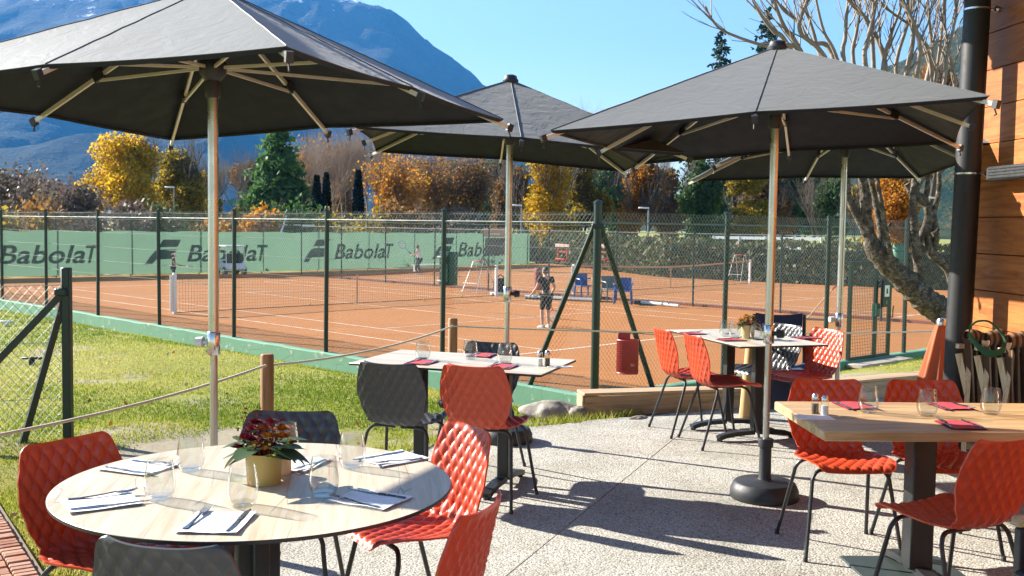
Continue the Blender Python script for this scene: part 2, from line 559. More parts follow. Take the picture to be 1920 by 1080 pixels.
# clay courts
t = NT('clay')
v = t.pos()
c = t.mix(t.noise(v, .35, 5, .6), (.29, .105, .028), (.37, .145, .043))
c = t.mix(t.ramp(t.noise(v, 60, 3), [(.35, 0), (.7, .35)]), c, (.46, .22, .09))
st2 = t.n('ShaderNodeMapping'); st2.inputs['Rotation'].default_value = (0, 0, -FT); st2.inputs['Scale'].default_value = (.12, 3.2, 1); t.l(v, st2.inputs[0])
br = t.noise(st2.outputs[0], 2.0, 5, .65, .4)
c = t.mix(t.ramp(br, [(.42, .0), (.62, .4)]), c, (.42, .20, .085))
c = t.mix(t.ramp(t.noise(v, 1.6, 6, .75, 1.2), [(.56, 0), (.68, .45)]), c, (.27, .088, .030))
clay = t.done(t.bsdf(c, .95, 0, .1, t.bump(t.noise(v, 25, 4), .2, .01)))
B0 = Vector((-24.1, 39.8, 0)); B1 = Vector((-12.1, 50.2, 0)); B2 = Vector((1.0, 66.0, 0))
cpoly = [CORNER.xy - D2.xy * 0 , (CORNER - E1 * 36).xy, B0.xy + Vector((-.6, .4)), (B1 + Vector((-.2, .3, 0))).xy, (B2 + Vector((-.2, .3, 0))).xy, Vector((4, 70)), on_h(1240, 519, HC).xy, on_h(1515, 533, HC).xy, on_h(1780, 544, HC).xy, Vector((27, 43)), (CORNER + D2 * 27).xy]
court = MB().prism([(p[0], p[1]) for p in cpoly], HC - .4, HC).build('court', clay, None, False)
struct(court)
tl = NT('line_tape'); vl = tl.pos()
line_m = tl.done(tl.bsdf(tl.mix(tl.ramp(tl.noise(vl, 2.2, 6, .75), [(.42, 0), (.66, .85)]), (.66, .60, .52), (.42, .19, .08)), .8, 0, .2))
CC1 = Vector((-8.967, 27.583, 0)) + E2 * 6.0
CC2 = Vector((6.4, 42.0, 0))
def court_line(c, u0, v0, u1, v1, w=.06):
    a = c + E1 * u0 + E2 * v0; b = c + E1 * u1 + E2 * v1
    m = MB()
    a.z = b.z = HC + .003
    m.bar(a, b, w, .003)
    m.build('court_line', line_m, court, False)
for c0 in (CC1, CC2):
    for sy in (-1, 1):
        court_line(c0, -11.885, 5.485*sy, 11.885, 5.485*sy, .05)
        court_line(c0, -11.885, 4.115*sy, 11.885, 4.115*sy, .05)
        court_line(c0, 6.4*sy, -4.08, 6.4*sy, 4.08, .05)
        court_line(c0, 11.885*sy, -5.45, 11.885*sy, 5.45, .08)
    court_line(c0, -6.37, 0, 6.37, 0, .05)

# low green wall under the fence
t = NT('green_wall_paint')
v = t.pos()
n = t.noise(v, 5, 6, .7); n2 = t.noise(v, 1.2, 4)
c = t.mix(n2, (.10, .235, .155), (.16, .33, .225))
c = t.mix(t.ramp(n, [(.60, 0), (.66, 1)]), c, (.42, .44, .38))
cr = t.ramp(t.voro(v, 2.2, 'DISTANCE_TO_EDGE'), [(.0, 1), (.012, 0)])
c = t.mix(t.math('MULTIPLY', cr, t.ramp(n2, [(.5, 0), (.55, 1)])), c, (.06, .08, .06))
gwall = t.done(t.bsdf(c, .75, 0, .3, t.bump(n, .3, .02)))
def wall_run(p, q, n, label, seed, h0=-1.5, th=.16):
    # rough cast wall, its crest a little uneven
    k = max(2, int((q - p).length / .35)); r_ = random.Random(seed)
    P = []
    for i in range(k + 1):
        b = p + (q - p) * (i / k)
        dz = r_.uniform(-.012, .012); do = r_.uniform(-.008, .008)
        P.append([b - n * (th/2) + Vector((0, 0, h0)), b - n * (th/2 + do) + Vector((0, 0, .018 + dz)), b - n * (th/2 - .02) + Vector((0, 0, .034 + dz)),
                  b + n * (th/2 - .02) + Vector((0, 0, .034 + dz)), b + n * (th/2) + Vector((0, 0, .018 + dz)), b + n * (th/2) + Vector((0, 0, h0))])
    m = MB(); m.grid(P)
    m.add(P[0], [(0, 1, 2, 3, 4, 5)]); m.add(P[-1], [(5, 4, 3, 2, 1, 0)])
    o = m.build('low_wall', gwall)
    return tag(o, label, 'low wall')
hz0 = Vector((0, 0, 0))
wall_run(CORNER - E1 * 34 + hz0, CORNER - E1 * .0, -E2, 'long low green painted concrete wall between the lawn and the clay court', 1, -.42, .22)
wall_run(CORNER + D2 * .12, CORNER + D2 * 16, N2, 'low green wall in shade under the fence with the gate', 2, -.45, .24)
# ------------------------------------------------------------------ fences
def chain_link(a, d, length, h0, h1, pitch=.075, r=.0016, flip=1):
    """diagonal wires, both ways, clipped to the panel; a = base corner, d = direction"""
    V, Fc = [], []
    n = Vector((-d.y, d.x, 0)); H = h1 - h0
    hw = pitch / 2
    def wire(p0, p1, side):
        o = len(V)
        t_ = (p1 - p0).normalized(); s_ = t_.cross(n).normalized()
        for p in (p0, p1):
            c = p + n * side
            V.extend([tuple(c + s_ * r * 1.15), tuple(c - s_ * r * .58 + n * r), tuple(c - s_ * r * .58 - n * r)])
        Fc.extend([(o, o+1, o+4, o+3), (o+1, o+2, o+5, o+4), (o+2, o, o+3, o+5)])
    sl = 1.15                                  # a little taller than wide
    k = -H / sl
    i = int(math.floor(k / pitch))
    while i * pitch < length:
        u0, u1 = i * pitch, i * pitch + H / sl
        z0, z1 = h0, h1
        a0, a1 = max(u0, 0), min(u1, length)
        if a1 > a0 + 1e-4:
            za, zb = h0 + (a0 - u0) * sl, h0 + (a1 - u0) * sl
            wire(a + d * a0 + Vector((0, 0, za)), a + d * a1 + Vector((0, 0, zb)), r)
            wire(a + d * a0 + Vector((0, 0, h0 + h1 - za)), a + d * a1 + Vector((0, 0, h0 + h1 - zb)), -r)
        i += 1
    return V, Fc
def fence_run(name, label, base, d, ts, h, posts=True, rail_h=None, wires=(), pitch=.075, r=.0016, post_r=.042, mesh_h=None, skip=(), seed=0, post_list=None, sag=.012):
    root = thing(name, label, 'fence', base)
    n = Vector((-d.y, d.x, 0)); rr = random.Random(seed)
    for i, t_ in enumerate(ts):
        if post_list is not None and i not in post_list: continue
        p = d * t_
        m = MB(); m.tube([p + Vector((0, 0, -.05)), p + Vector((rr.uniform(-.02, .02), rr.uniform(-.02, .02), h))], post_r, 8)
        po = m.build('post', green_metal, root)
        c_ = MB(); c_.lathe([(post_r*1.12, h-.01), (post_r*1.12, h+.012), (post_r*.5, h+.03), (0, h+.035)], 8, p).build('post_cap', green_metal, po)
    L0, L1 = ts[0], ts[-1]
    if rail_h:
        MB().tube([d * L0 + Vector((0, 0, rail_h)), d * L1 + Vector((0, 0, rail_h))], .014, 6).build('rail', rail_metal, root)
    for w in wires:
        pts = []
        for i in range(len(ts) - 1):
            for k in range(4):
                f = k / 4
                pts.append(d * (ts[i] + (ts[i+1] - ts[i]) * f) - n * .045 + Vector((0, 0, w - sag * 4 * f * (1 - f) * rr.uniform(.3, 2.2))))
        pts.append(d * L1 - n * .045 + Vector((0, 0, w)))
        MB().tube(pts, .0032, 4).build('tension_wire', rail_metal, root)
    segs = [(ts[i], ts[i+1]) for i in range(len(ts) - 1) if i not in skip]
    V, Fc = [], []
    for s0, s1 in segs:
        v_, f_ = chain_link(d * s0 - n * .03, d, s1 - s0, .04, mesh_h or h - .02, pitch, r)
        o = len(V); V += v_; Fc += [tuple(i + o for i in q) for q in f_]
    stuff(link('chain_link', np_mesh('chain_link', V, Fc, wire_metal), root))
    return root
FH = 2.7125
ts1 = [FSP * i for i in range(0, 11)]
f1 = fence_run('chain_link_fence', 'tall green chain link fence with wires along the lawn side of the clay court', CORNER, -E1, ts1, FH, True, 2.535,
               (2.66, 2.50, 2.16, 1.80, 1.44, 1.10), post_list=range(1, 11), seed=5)
ts2 = [0, 3.02, 6.05, 8.93, 12.0, 15.1]
f2 = fence_run('chain_link_fence', 'tall green chain link fence run with a gate beside the gnarled tree', CORNER, D2, ts2, FH, True, 2.535, (), post_list=(1, 2, 3, 4, 5), seed=6)
# corner post with two braces
cp = thing('corner_post', 'dark green corner post with two slanting braces forming an A', 'fence post', CORNER)
MB().tube([(0, 0, -.1), (0, 0, FH + .10)], .06, 10).build('post', green_metal, cp)
MB().lathe([(.066, FH+.10), (.066, FH+.12), (.03, FH+.15), (0, FH+.155)], 10).build('post_cap', green_metal, cp)
MB().bbox((0, 0, FH - .22), (.17, .17, .07), .01).build('clamp', green_metal, cp)
for d_, L in ((-E1, 1.32), (D2, 1.30)):
    MB().tube([d_ * .05 + Vector((0, 0, FH - .2)), d_ * L + Vector((0, 0, -.02))], .04, 8).build('brace', green_metal, cp)
# the fence between the two courts
MF = (CC1 + E2 * 8.05); MF.z = HC
u_c = (Vector((5.5, 32.6, 0)) - MF).dot(E1)
ts3 = [u_c + 3.1 * i for i in range(-7, 3)]
f3 = fence_run('chain_link_fence', 'thin chain link fence between the two clay courts', MF, E1, ts3, 2.35, True, 2.3, (1.2,), .11, .0016, .03, seed=8)
# low kerb at its foot
k_ = MB().box((0, 0, -.0), (31, .18, .09), math.atan2(E1.y, E1.x)).build('kerb', simple('kerb_brick', (.22, .07, .045), .9, 0, .2, 4), None, False)
k_.location = MF + E1 * (ts3[0] + 15.2) + E2 * .2 + Vector((0, 0, .03)); struct(k_)
# far fence on top of which the banners hang
tb = [0, 3, 6, 9, 12, 15.88]
db = (B1 - B0).normalized(); db2 = (B2 - B1).normalized()
for nm, o_, d_, L, lab in (('a', B0, db, (B1 - B0).length, 'far chain link fence carrying the left printed windscreen'), ('b', B1, db2, (B2 - B1).length, 'far chain link fence carrying the printed windscreen behind the white shirted player')):
    b_ = o_.copy(); b_.z = HC
    k = int(round(L / 3.4)); fence_run('chain_link_fence', lab, b_, d_, [L * i / k for i in range(k + 1)], 2.75, True, 2.7, (), .13, .0018, .032, seed=11)
# hedge-side far fence
b_ = on_h(1000, 489, HC); e_ = on_h(1240, 520, HC)
# gate
gate_o = CORNER + D2 * 6.75
g = thing('gate', 'dark green wire gate with a lock in the right hand fence', 'gate', gate_o, math.atan2(D2.y, D2.x))
for x in (0, .93, 1.45):
    MB().box((x, -.05, .90), (.06 if x != .93 else .07, .06, 1.84)).build('stile', green_metal, g, False)
MB().box((.725, -.05, 1.86), (1.50, .07, .07)).build('top_rail', green_metal, g, False)
MB().box((.725, -.05, .06), (1.38, .05, .06)).build('bottom_rail', green_metal, g, False)
MB().bbox((.93, -.06, .95), (.11, .12, .26), .01).build('lock_case', green_paint, g)
MB().tube([(.93, -.12, 1.0), (.93, -.18, 1.0), (.82, -.18, 1.0)], .011, 6).build('handle', black_metal, g)
MB().tube([(1.38, -.09, .82), (1.38, -.17, .80), (1.36, -.18, .95), (1.40, -.17, 1.02)], .012, 6).build('handle', black_metal, g)
m = MB()
x = .03
while x < 1.44:
    m.bar((x, -.05, .09), (x, -.05, 1.82), .004, .004, (0, 1, 0)); x += .06
z = .12
while z < 1.82:
    m.bar((.03, -.052, z), (1.42, -.052, z), .004, .004, (0, 1, 0)); z += .06
stuff(m.build('wire_grid', green_metal, g, False))
MB().bbox((.75, -.30, -.03), (1.9, .34, .07), .01).build('threshold', simple('threshold_stone', (.42, .36, .29), .9, 0, .2, 8), g)
sg = thing('notice_box', 'black box with a white notice hung on the gate', 'notice box', gate_o + D2 * 1.12 + N2 * .1 + Vector((0, 0, 1.02)), math.atan2(D2.y, D2.x))
MB().bbox((0, -.05, .25), (.28, .05, .52), .015).build('case', dark_plastic, sg)
MB().box((0.0, -.078, .30), (.17, .004, .22)).build('notice', white_paint, sg, False)
o = MB().prism([(-.035, -.05), (.035, -.05), (.02, .05), (-.02, .05)], 0, .002).build('pictogram', black_metal, sg, False)
o.rotation_euler = (PI/2, 0, 0); o.location = (0, -.0805, .30)
MB().box((0.0, -.077, .08), (.06, .006, .07)).build('slot', simple('slot_green', (.05, .2, .12), .5), sg, False)
# low fence end by the lawn, left
sp_ = Vector((-3.27, 7.62, -.08))
lf = thing('lawn_fence', 'low wire mesh fence end with a braced green post on the lawn', 'fence', sp_)
dl = Vector((-.93, -.37, 0)).normalized()
MB().bbox((0, 0, .63), (.062, .062, 1.34), .006).build('post', green_metal, lf)
MB().bar(dl * .02 + Vector((0, 0, 1.12)), dl * .98 + Vector((0, 0, 0.05)), .05, .05).build('brace', green_metal, lf, False)
MB().bar((-.02, .02, 1.1), (-.27, -.16, 0.0), .045, .045).build('brace', green_metal, lf, False)
MB().bbox(dl * .03 + Vector((0, 0, 1.12)), (.09, .09, .06), .01).build('clamp', green_metal, lf)
V, Fc = chain_link(dl * .04, dl, 2.6, .03, 1.17, .062, .0017)
stuff(link('chain_link', np_mesh('chain_link', V, Fc, wire_metal), lf))
for w in (1.17, .75, .34):
    MB().tube([dl * .0 + Vector((0, 0, w)), dl * 1.3 + Vector((0, 0, w - .02)), dl * 2.6 + Vector((0, 0, w))], .0025, 5).build('tension_wire', wire_metal, lf)
MB().tube([dl * 2.6 + Vector((0, 0, 0)), dl * 2.6 + Vector((0, 0, 1.25))], .03, 8).build('post', green_metal, lf)
# fine barbs of the post edge (tie wires)
m = MB()
for i in range(9):
    m.tube([(-.038, -.035, .08 + i*.125), (-.05, -.045, .09 + i*.125), (-.03, -.05, .10+i*.125)], .003, 4)
m.build('tie_wire', wire_metal, lf)

# rope posts and ropes
wood_post = m_wood('post_wood', (.36, .17, .065), (.17, .07, .025), 'Z', 1.2, .6)
wood_pale = m_wood('pale_post_wood', (.58, .38, .17), (.36, .2, .08), 'Z', 1.2, .6)
rope_m = simple('rope_fibre', (.60, .53, .44), .85, 0, .15, 40, .5, 400)
RP = [(-2.75, 4.2), (-1.71, 7.25), (-.58, 10.25)]
tops = []
for (x, y), lab in zip(RP, ('', 'short round wooden rope post at the terrace edge by the round table', 'short round wooden rope post behind the empty place of the rectangular table')):
    z = float(lawn_h(x, y)) if lab else 0.
    zt = .65
    tops.append(Vector((x, y, .575)))
    if not lab: continue
    o = thing('rope_post', lab, 'post', (x, y, z), 0, 'rope posts along the lawn')
    MB().lathe([(.047, -.3), (.047, zt - z - .012), (.040, zt - z), (0, zt - z + .003)], 14).build('shaft', wood_post, o)
    e_ = MB().lathe([(.011, 0), (.011, .1)], 8).build('rope_eye', steel, o)
    e_.rotation_euler = (PI/2, 0, 0); e_.location = (0, .05, .575 - z)
tops.append(Vector((4.75, 10.75, .56)))
pts = []
for i in range(3):
    a, b = tops[i], tops[i+1]
    for k in range(8):
        f = k / 8
        pts.append(a + (b - a) * f + Vector((0, 0, -(.06 if i < 2 else .05) * 4 * f * (1 - f))))
pts.append(tops[-1])
tag(MB().tube([p + Vector((.0, -.052, 0)) for p in pts], .009, 6).build('rope', rope_m), 'pale rope strung between the wooden posts along the lawn', 'rope')
o = thing('wooden_post', 'pale leaning wooden post behind the table with bright orange flowers', 'post', on_h(1395, 783, 0))
MB().tube([(0, 0, -.1), (.03, .02, .3), (.055, .03, .62)], .05, 12).build('shaft', wood_pale, o)
MB().lathe([(.05, 0), (.035, .015), (0, .017)], 12, (.055, .03, .618)).build('top_chamfer', wood_pale, o)
# ------------------------------------------------------------------ umbrellas
t = NT('canopy_cloth')
v = t.coord('Object')
c = t.mix(t.noise(v, 3, 4), (.027, .034, .037), (.038, .046, .050))
wv = t.noise(v, 7, 5, .6, 1.5)
canopy_m = t.done(t.bsdf(c, .62, 0, .8, t.bump(wv, .3, .02), **{'Sheen Weight': .2, 'Sheen Roughness': .5}))
canopy_under = simple('canopy_under_shade', (.010, .0135, .021), .7, 0, .2, 4, .1, 300, .3)  # underside of the same cloth, with its shade put into a darker colour
A0, RIM0, MIN_, MRA, APEX0 = 1.0304, 2.107, .027, .019, 2.646
def umbrella(X, Y, rot, tx, ty, label, seed, collar=1.0, knob=-1, size=1.0):
    u = thing('parasol', label, 'parasol', (X, Y, 0), rot, 'grey parasols on the terrace')
    c_, s_ = math.cos(rot), math.sin(rot)
    lx, ly = tx * c_ + ty * s_, -tx * s_ + ty * c_      # tilt in local axes
    tz = lambda x, y: lx * x + ly * y
    rr = random.Random(seed)
    A_, RIM, APEX = A0 * size, RIM0 + (size - 1) * .4, APEX0 + (.05 if size > 1 else 0)
    tips = []
    for k in range(8):
        w = PI / 4 * k - PI / 4
        if k % 2 == 0: p = Vector((A_ * (1 if math.cos(w) > 0 else -1), A_ * (1 if math.sin(w) > 0 else -1), RIM))
        else:
            m_ = A_ * (1 - MIN_); p = Vector((m_ * round(math.cos(w)), m_ * round(math.sin(w)), RIM + MRA))
        tips.append(p)
    apex = Vector((0, 0, APEX - .03))
    # canopy: taut cloth between eight ribs, dipping between them, folded hem
    NR_, NS = 12, 8
    rows = []
    for i in range(NR_ + 1):
        f = .035 + .965 * i / NR_
        row = []
        for k in range(8):
            a, b = tips[k], tips[(k + 1) % 8]
            for j in range(NS):
                g_ = j / NS
                e = a.lerp(b, g_)
                p = apex.lerp(e, f)
                bow = 4 * g_ * (1 - g_)
                p.z -= .012 * bow * f * math.sin(PI * min(1, f * .85))
                pass
                pull = .010 * bow * f * f
                p.x *= 1 - pull; p.y *= 1 - pull
                # little puckers along the rib seams
                p.z += .0035 * math.sin(f * 34 + k * 1.7 + seed) * (1 - bow) * f * (1 - f) * 2
                p.z += tz(p.x, p.y)
                row.append(p)
        rows.append(row)
    hem = [p + Vector((-p.x * .012, -p.y * .012, -.014)) for p in rows[-1]]
    rows.append(hem)
    n = len(rows[0]); m = MB()
    th = .0025
    up = [[p.copy() for p in r_] for r_ in rows]
    lo = [[p + Vector((-p.x * .002, -p.y * .002, -th)) for p in r_] for r_ in rows]
    vs = [p for r_ in up for p in r_] + [p for r_ in lo for p in r_]
    o2 = len(rows) * n; fs = []
    for i in range(len(rows) - 1):
        for j in range(n):
            j2 = (j + 1) % n
            fs.append((i*n+j, (i+1)*n+j, (i+1)*n+j2, i*n+j2))
            fs.append((o2+i*n+j, o2+i*n+j2, o2+(i+1)*n+j2, o2+(i+1)*n+j))
    for j in range(n):
        j2 = (j + 1) % n; i = len(rows) - 1
        fs.append((i*n+j, o2+i*n+j, o2+i*n+j2, i*n+j2))
    m.add(vs, fs)
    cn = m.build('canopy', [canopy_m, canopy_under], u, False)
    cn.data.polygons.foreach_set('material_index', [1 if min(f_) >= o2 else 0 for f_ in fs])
    cn.data.polygons.foreach_set('use_smooth', [True] * len(cn.data.polygons))
    bm = bmesh.new(); bm.from_mesh(cn.data)
    for e in bm.edges:
        if len(e.link_faces) == 2 and e.calc_face_angle(0) > R(15): e.smooth = False
    bm.to_mesh(cn.data); bm.free()
    for k in range(8):
        MB().tube([rows[i][k * NS] + Vector((0, 0, .0015)) for i in range(len(rows) - 1)], .0026, 5).build('seam', canopy_m, cn)
    m = MB(); m.lathe([(.056, APEX - .052), (.058, APEX - .034), (.048, APEX - .02), (.044, APEX - .004), (.026, APEX + .006), (0, APEX + .008)], 20)
    m.build('top_cap', dark_plastic, u)
    # ribs, joints, struts, tip caps
    hub = Vector((0, 0, 2.29))
    MB().lathe([(.03, 2.15), (.036, 2.16), (.036, 2.23), (.062, 2.26), (.066, 2.31), (.05, 2.34), (.03, 2.345)], 16).build('runner', dark_plastic, u)
    MB().lathe([(.029, 2.5), (.05, 2.51), (.05, 2.57), (.03, 2.6)], 14).build('hub', dark_plastic, u)
    for k, tp in enumerate(tips):
        d_ = Vector((tp.x, tp.y, 0)).normalized()
        a = Vector((0, 0, APEX - .105)) + d_ * .05
        e = tp + Vector((0, 0, -.040)) + d_ * .03
        for q in (a, e): q.z += tz(q.x, q.y)
        rb = MB().bar(a, e, .014, .019).build('rib', rib_metal, u, False)
        j = a.lerp(e, .60)
        tdir = (e - a).normalized()
        MB().bar(j - tdir * .03, j + tdir * .03, .03, .042).build('joint', dark_plastic, rb, False)
        MB().bar(e - tdir * .006, e + tdir * .022, .026, .038).build('tip_cap', dark_plastic, rb, False)
        h = hub + d_ * .055
        MB().bar(h, j + Vector((0, 0, -.020)), .011, .014).build('strut', rib_metal, u, False)
        lp = MB().tube([e + Vector((0, 0, -.02)), e + tdir * .012 + Vector((0, 0, -.045)), e + Vector((0, 0, -.05))], .004, 5).build('hem_loop', dark_plastic, rb)
    # pole in two tubes with a clamp collar
    MB().tube([(0, 0, collar - .03), (0, 0, 2.58)], .0245, 20).build('pole', chrome, u)
    MB().tube([(0, 0, .3), (0, 0, collar)], .0185, 20).build('lower_pole', chrome, u)
    cl = MB().lathe([(.027, collar - .06), (.031, collar - .055), (.031, collar + .045), (.027, collar + .05)], 20).build('collar', steel, u)
    kn = MB(); kn.tube([(0, 0, 0), (knob * .055, -.012, 0)], .012, 10); kn.tube([(knob * .05, -.012, 0), (knob * .085, -.02, 0)], [.026, .022], 8)
    kn.build('clamp_knob', dark_plastic if knob > 0 else white_metal, cl, True, (0, 0, collar))
    # weighted base
    MB().lathe([(.195, 0), (.2, .012), (.196, .055), (.178, .092), (.165, .1), (.05, .106), (.04, .112), (.036, .125), (.034, .30), (.043, .302), (.045, .345), (.043, .352), (.02, .353)], 40).build('base', dark_plastic, u)
    return u
umbrella(-1.415, 4.92, -.345, .0242, -.0262, 'grey parasol over the round table, its panel bright in the sun', 1, 1.0, -1, 1.03)
umbrella(-.0316, 7.5346, .0749, -.0603, -.0051, 'grey parasol standing behind the table beside the lawn', 2, 1.08, 1)
umbrella(1.4983, 6.0244, -.3376, .0487, -.036, 'grey parasol whose base stands beside the thick wooden table', 3, .97, 1)
umbrella(2.63, 8.32, .02, .03, -.07, 'grey parasol standing farthest back by the gate and tree', 4, .86, -1)

# ------------------------------------------------------------------ chairs
def catmull(P, n):
    P = [Vector(p) for p in P]; P = [P[0]*2 - P[1]] + P + [P[-1]*2 - P[-2]]
    out = []
    for i in range(1, len(P) - 2):
        for k in range(n):
            u = k / n
            p0, p1, p2, p3 = P[i-1:i+3]
            out.append(.5 * ((2*p1) + (p2-p0)*u + (2*p0-5*p1+4*p2-p3)*u*u + (3*p1-p0-3*p2+p3)*u*u*u))
    out.append(P[-2]); return out
def resample(P, n):
    L = [0]
    for a, b in zip(P, P[1:]): L.append(L[-1] + (b - a).length)
    out = []
    j = 0
    for i in range(n):
        s = L[-1] * i / (n - 1)
        while j < len(L) - 2 and L[j+1] < s: j += 1
        f = (s - L[j]) / max(L[j+1] - L[j], 1e-9)
        out.append(P[j].lerp(P[j+1], f))
    return out, L[-1]
def shell_mesh(mat):
    prof = catmull([(0, .225, .425), (0, .205, .447), (0, .13, .452), (0, 0, .445), (0, -.11, .438), (0, -.165, .448), (0, -.195, .485), (0, -.205, .54), (0, -.222, .64), (0, -.245, .73), (0, -.268, .80)], 14)
    NU, NV = 132, 72
    C, L = resample(prof, NU)
    ws = [(0, .165), (.03, .200), (.10, .222), (.25, .235), (.36, .232), (.45, .205), (.52, .176), (.58, .184), (.66, .208), (.76, .228), (.84, .222), (.92, .205), (.97, .19), (.99, .176), (1.0, .155)]
    def width(s):
        for (a, wa), (b, wb) in zip(ws, ws[1:]):
            if s <= b:
                f = (s - a) / (b - a); f = f*f*(3-2*f) if b - a > .05 else f
                return wa + (wb - wa) * f
        return ws[-1][1]
    top, bot = [], []
    for i in range(NU):
        s = i / (NU - 1); w = width(s) * .94
        a, b = C[max(i-1, 0)], C[min(i+1, NU-1)]
        tg = (b - a).normalized(); nr = Vector((0, -tg.z, tg.y)); nr = -nr if nr.z < 0 and i < NU*.4 else nr
        nr = Vector((0, tg.z, -tg.y))       # points up on the seat, forward on the back
        if i < NU * .3 and nr.z < 0: nr = -nr
        rt, rb_ = [], []
        for j in range(NV):
            v_ = -1 + 2 * j / (NV - 1)
            x = v_ * w
            # corners of the top edge rounded, side wings curl forward
            p = C[i] + Vector((x, 0, 0))
            curl = .030 * abs(v_) ** 2.5 * (1 if s > .5 else .55)
            dip = -.012 * (1 - v_*v_) * math.sin(PI * min(s / .5, 1)) if s < .5 else 0
            p = p + nr * (curl + dip)
            cu, cv = x / .054, s * L / .088
            q = abs(math.sin(PI * (cu + cv) )) * abs(math.sin(PI * (cu - cv)))
            qf = min(1, (1 - abs(v_)) * 14) * min(1, s * 30) * min(1, (1 - s) * 26)
            dsp = (.0120 * max(q, 0) ** .5 - .005) * qf
            rt.append(p + nr * (dsp + .0035)); rb_.append(p + nr * (dsp * .8 - .0035))
        top.append(rt); bot.append(rb_)
    m = MB()
    vs = [p for r_ in top for p in r_] + [p for r_ in bot for p in r_]
    o2 = NU * NV; fs = []
    for i in range(NU - 1):
        for j in range(NV - 1):
            fs.append((i*NV+j, (i+1)*NV+j, (i+1)*NV+j+1, i*NV+j+1))
            fs.append((o2+i*NV+j, o2+i*NV+j+1, o2+(i+1)*NV+j+1, o2+(i+1)*NV+j))
    for i in range(NU - 1):
        for j in (0, NV - 1):
            fs.append((i*NV+j, (i+1)*NV+j, o2+(i+1)*NV+j, o2+i*NV+j))
    for j in range(NV - 1):
        for i in (0, NU - 1):
            fs.append((i*NV+j, i*NV+j+1, o2+i*NV+j+1, o2+i*NV+j))
    m.add(vs, fs)
    return m.mesh('shell', mat)
shell_me = {'red': shell_mesh(shell_red)}
sg_ = shell_me['red'].copy(); sg_.materials[0] = shell_gray; shell_me['gray'] = sg_
def leg_mesh(sx, front):
    y0, y1 = (.13, .215) if front else (-.10, -.235)
    pts = catmull([(sx*.02, y0, .422), (sx*.10, y0, .423), (sx*.155, y0, .418), (sx*.185, y0 + (y1-y0)*.1, .385), (sx*.195, y0+(y1-y0)*.25, .32), (sx*.235, y1, .004)], 5)
    m = MB(); m.tube(pts, .0095, 8); return m.mesh('leg', black_metal)
leg_me = {(sx, fr): leg_mesh(sx, fr) for sx in (-1, 1) for fr in (0, 1)}
def cap_mesh(sx, front):
    return MB().lathe([(.0115, 0), (.0115, .02), (.0098, .024)], 8, (sx*.235, .214 if front else -.234, 0)).mesh('foot_cap', dark_plastic)
cap_me = {(sx, fr): cap_mesh(sx, fr) for sx in (-1, 1) for fr in (0, 1)}
bar_me = MB().tube([(0, -.10, .425), (0, .13, .425)], .008, 6).mesh('seat_bar', black_metal)
def chair(px, py, face, col, label, group, h=.80):
    """px, py: centre of the back's top edge in the photo; face: direction the sitter looks"""
    f = Vector((face[0], face[1], 0)).normalized()
    bt = on_h(px, py, h)
    o = bt + f * .272; o.z = 0
    c = thing('chair', label, 'chair', o, math.atan2(f.y, f.x) - PI/2, group)
    link('shell', shell_me[col], c)
    for k in leg_me:
        lg = link('leg', leg_me[k], c); link('foot_cap', cap_me[k], lg)
    for x in (-.07, .07):
        link('seat_bar', bar_me, c, (x, 0, 0))
    return c
G1, G2, G3, G4 = 'chairs at the round table', 'chairs at the table by the lawn', 'chairs at the table with orange flowers', 'chairs at the thick wooden table'
chair(112, 824, (.84, -.50), 'red', 'shaded red quilted shell chair at the round table, on the grass edge', G1)
chair(287, 1028, (.22, .97), 'gray', 'dark grey quilted chair at the round table with its back towards the open terrace', G1)
chair(550, 771, (.02, -1), 'gray', 'dark grey quilted shell chair behind the flower pot of the round table', G1)
chair(893, 800, (-.86, -.52), 'red', 'sunlit red quilted shell chair facing the round table, seat in full view', G1)
chair(922, 950, (-.95, .32), 'red', 'red quilted shell chair at the round table, seen from behind its curved edge', G1)
chair(722, 683, (.33, .94), 'gray', 'dark grey quilted shell chair backing onto the grass, at the table beside the lawn', G2)
chair(882, 688, (.33, .94), 'red', 'red quilted shell chair with its back to the round table', G2)
chair(927, 642, (-.33, -.94), 'gray', 'dark grey quilted shell chair against the clay court at the table beside the lawn', G2)
chair(1233, 617, (.97, .22), 'red', 'red quilted shell chair with the red bin behind it', G3)
chair(1290, 628, (.97, .20), 'red', 'red quilted shell chair turned sideways, its seat under the table with orange flowers', G3)
chair(1560, 618, (-.92, -.39), 'red', 'sunlit red quilted shell chair in front of the gate', G3)
chair(1484, 609, (-.90, -.43), 'gray', 'grey quilted shell chair whitened by the sun next to the blue chair', G3)
chair(1545, 712, (.05, -1), 'red', 'red quilted shell chair at the thick table, opposite the salt and pepper', G4)
chair(1722, 713, (.04, -1), 'red', 'red quilted shell chair at the thick table, next to the black pillar', G4)
chair(1905, 826, (-.45, .9), 'red', 'shaded red quilted shell chair with its seat poking out beside the black table column', G4)

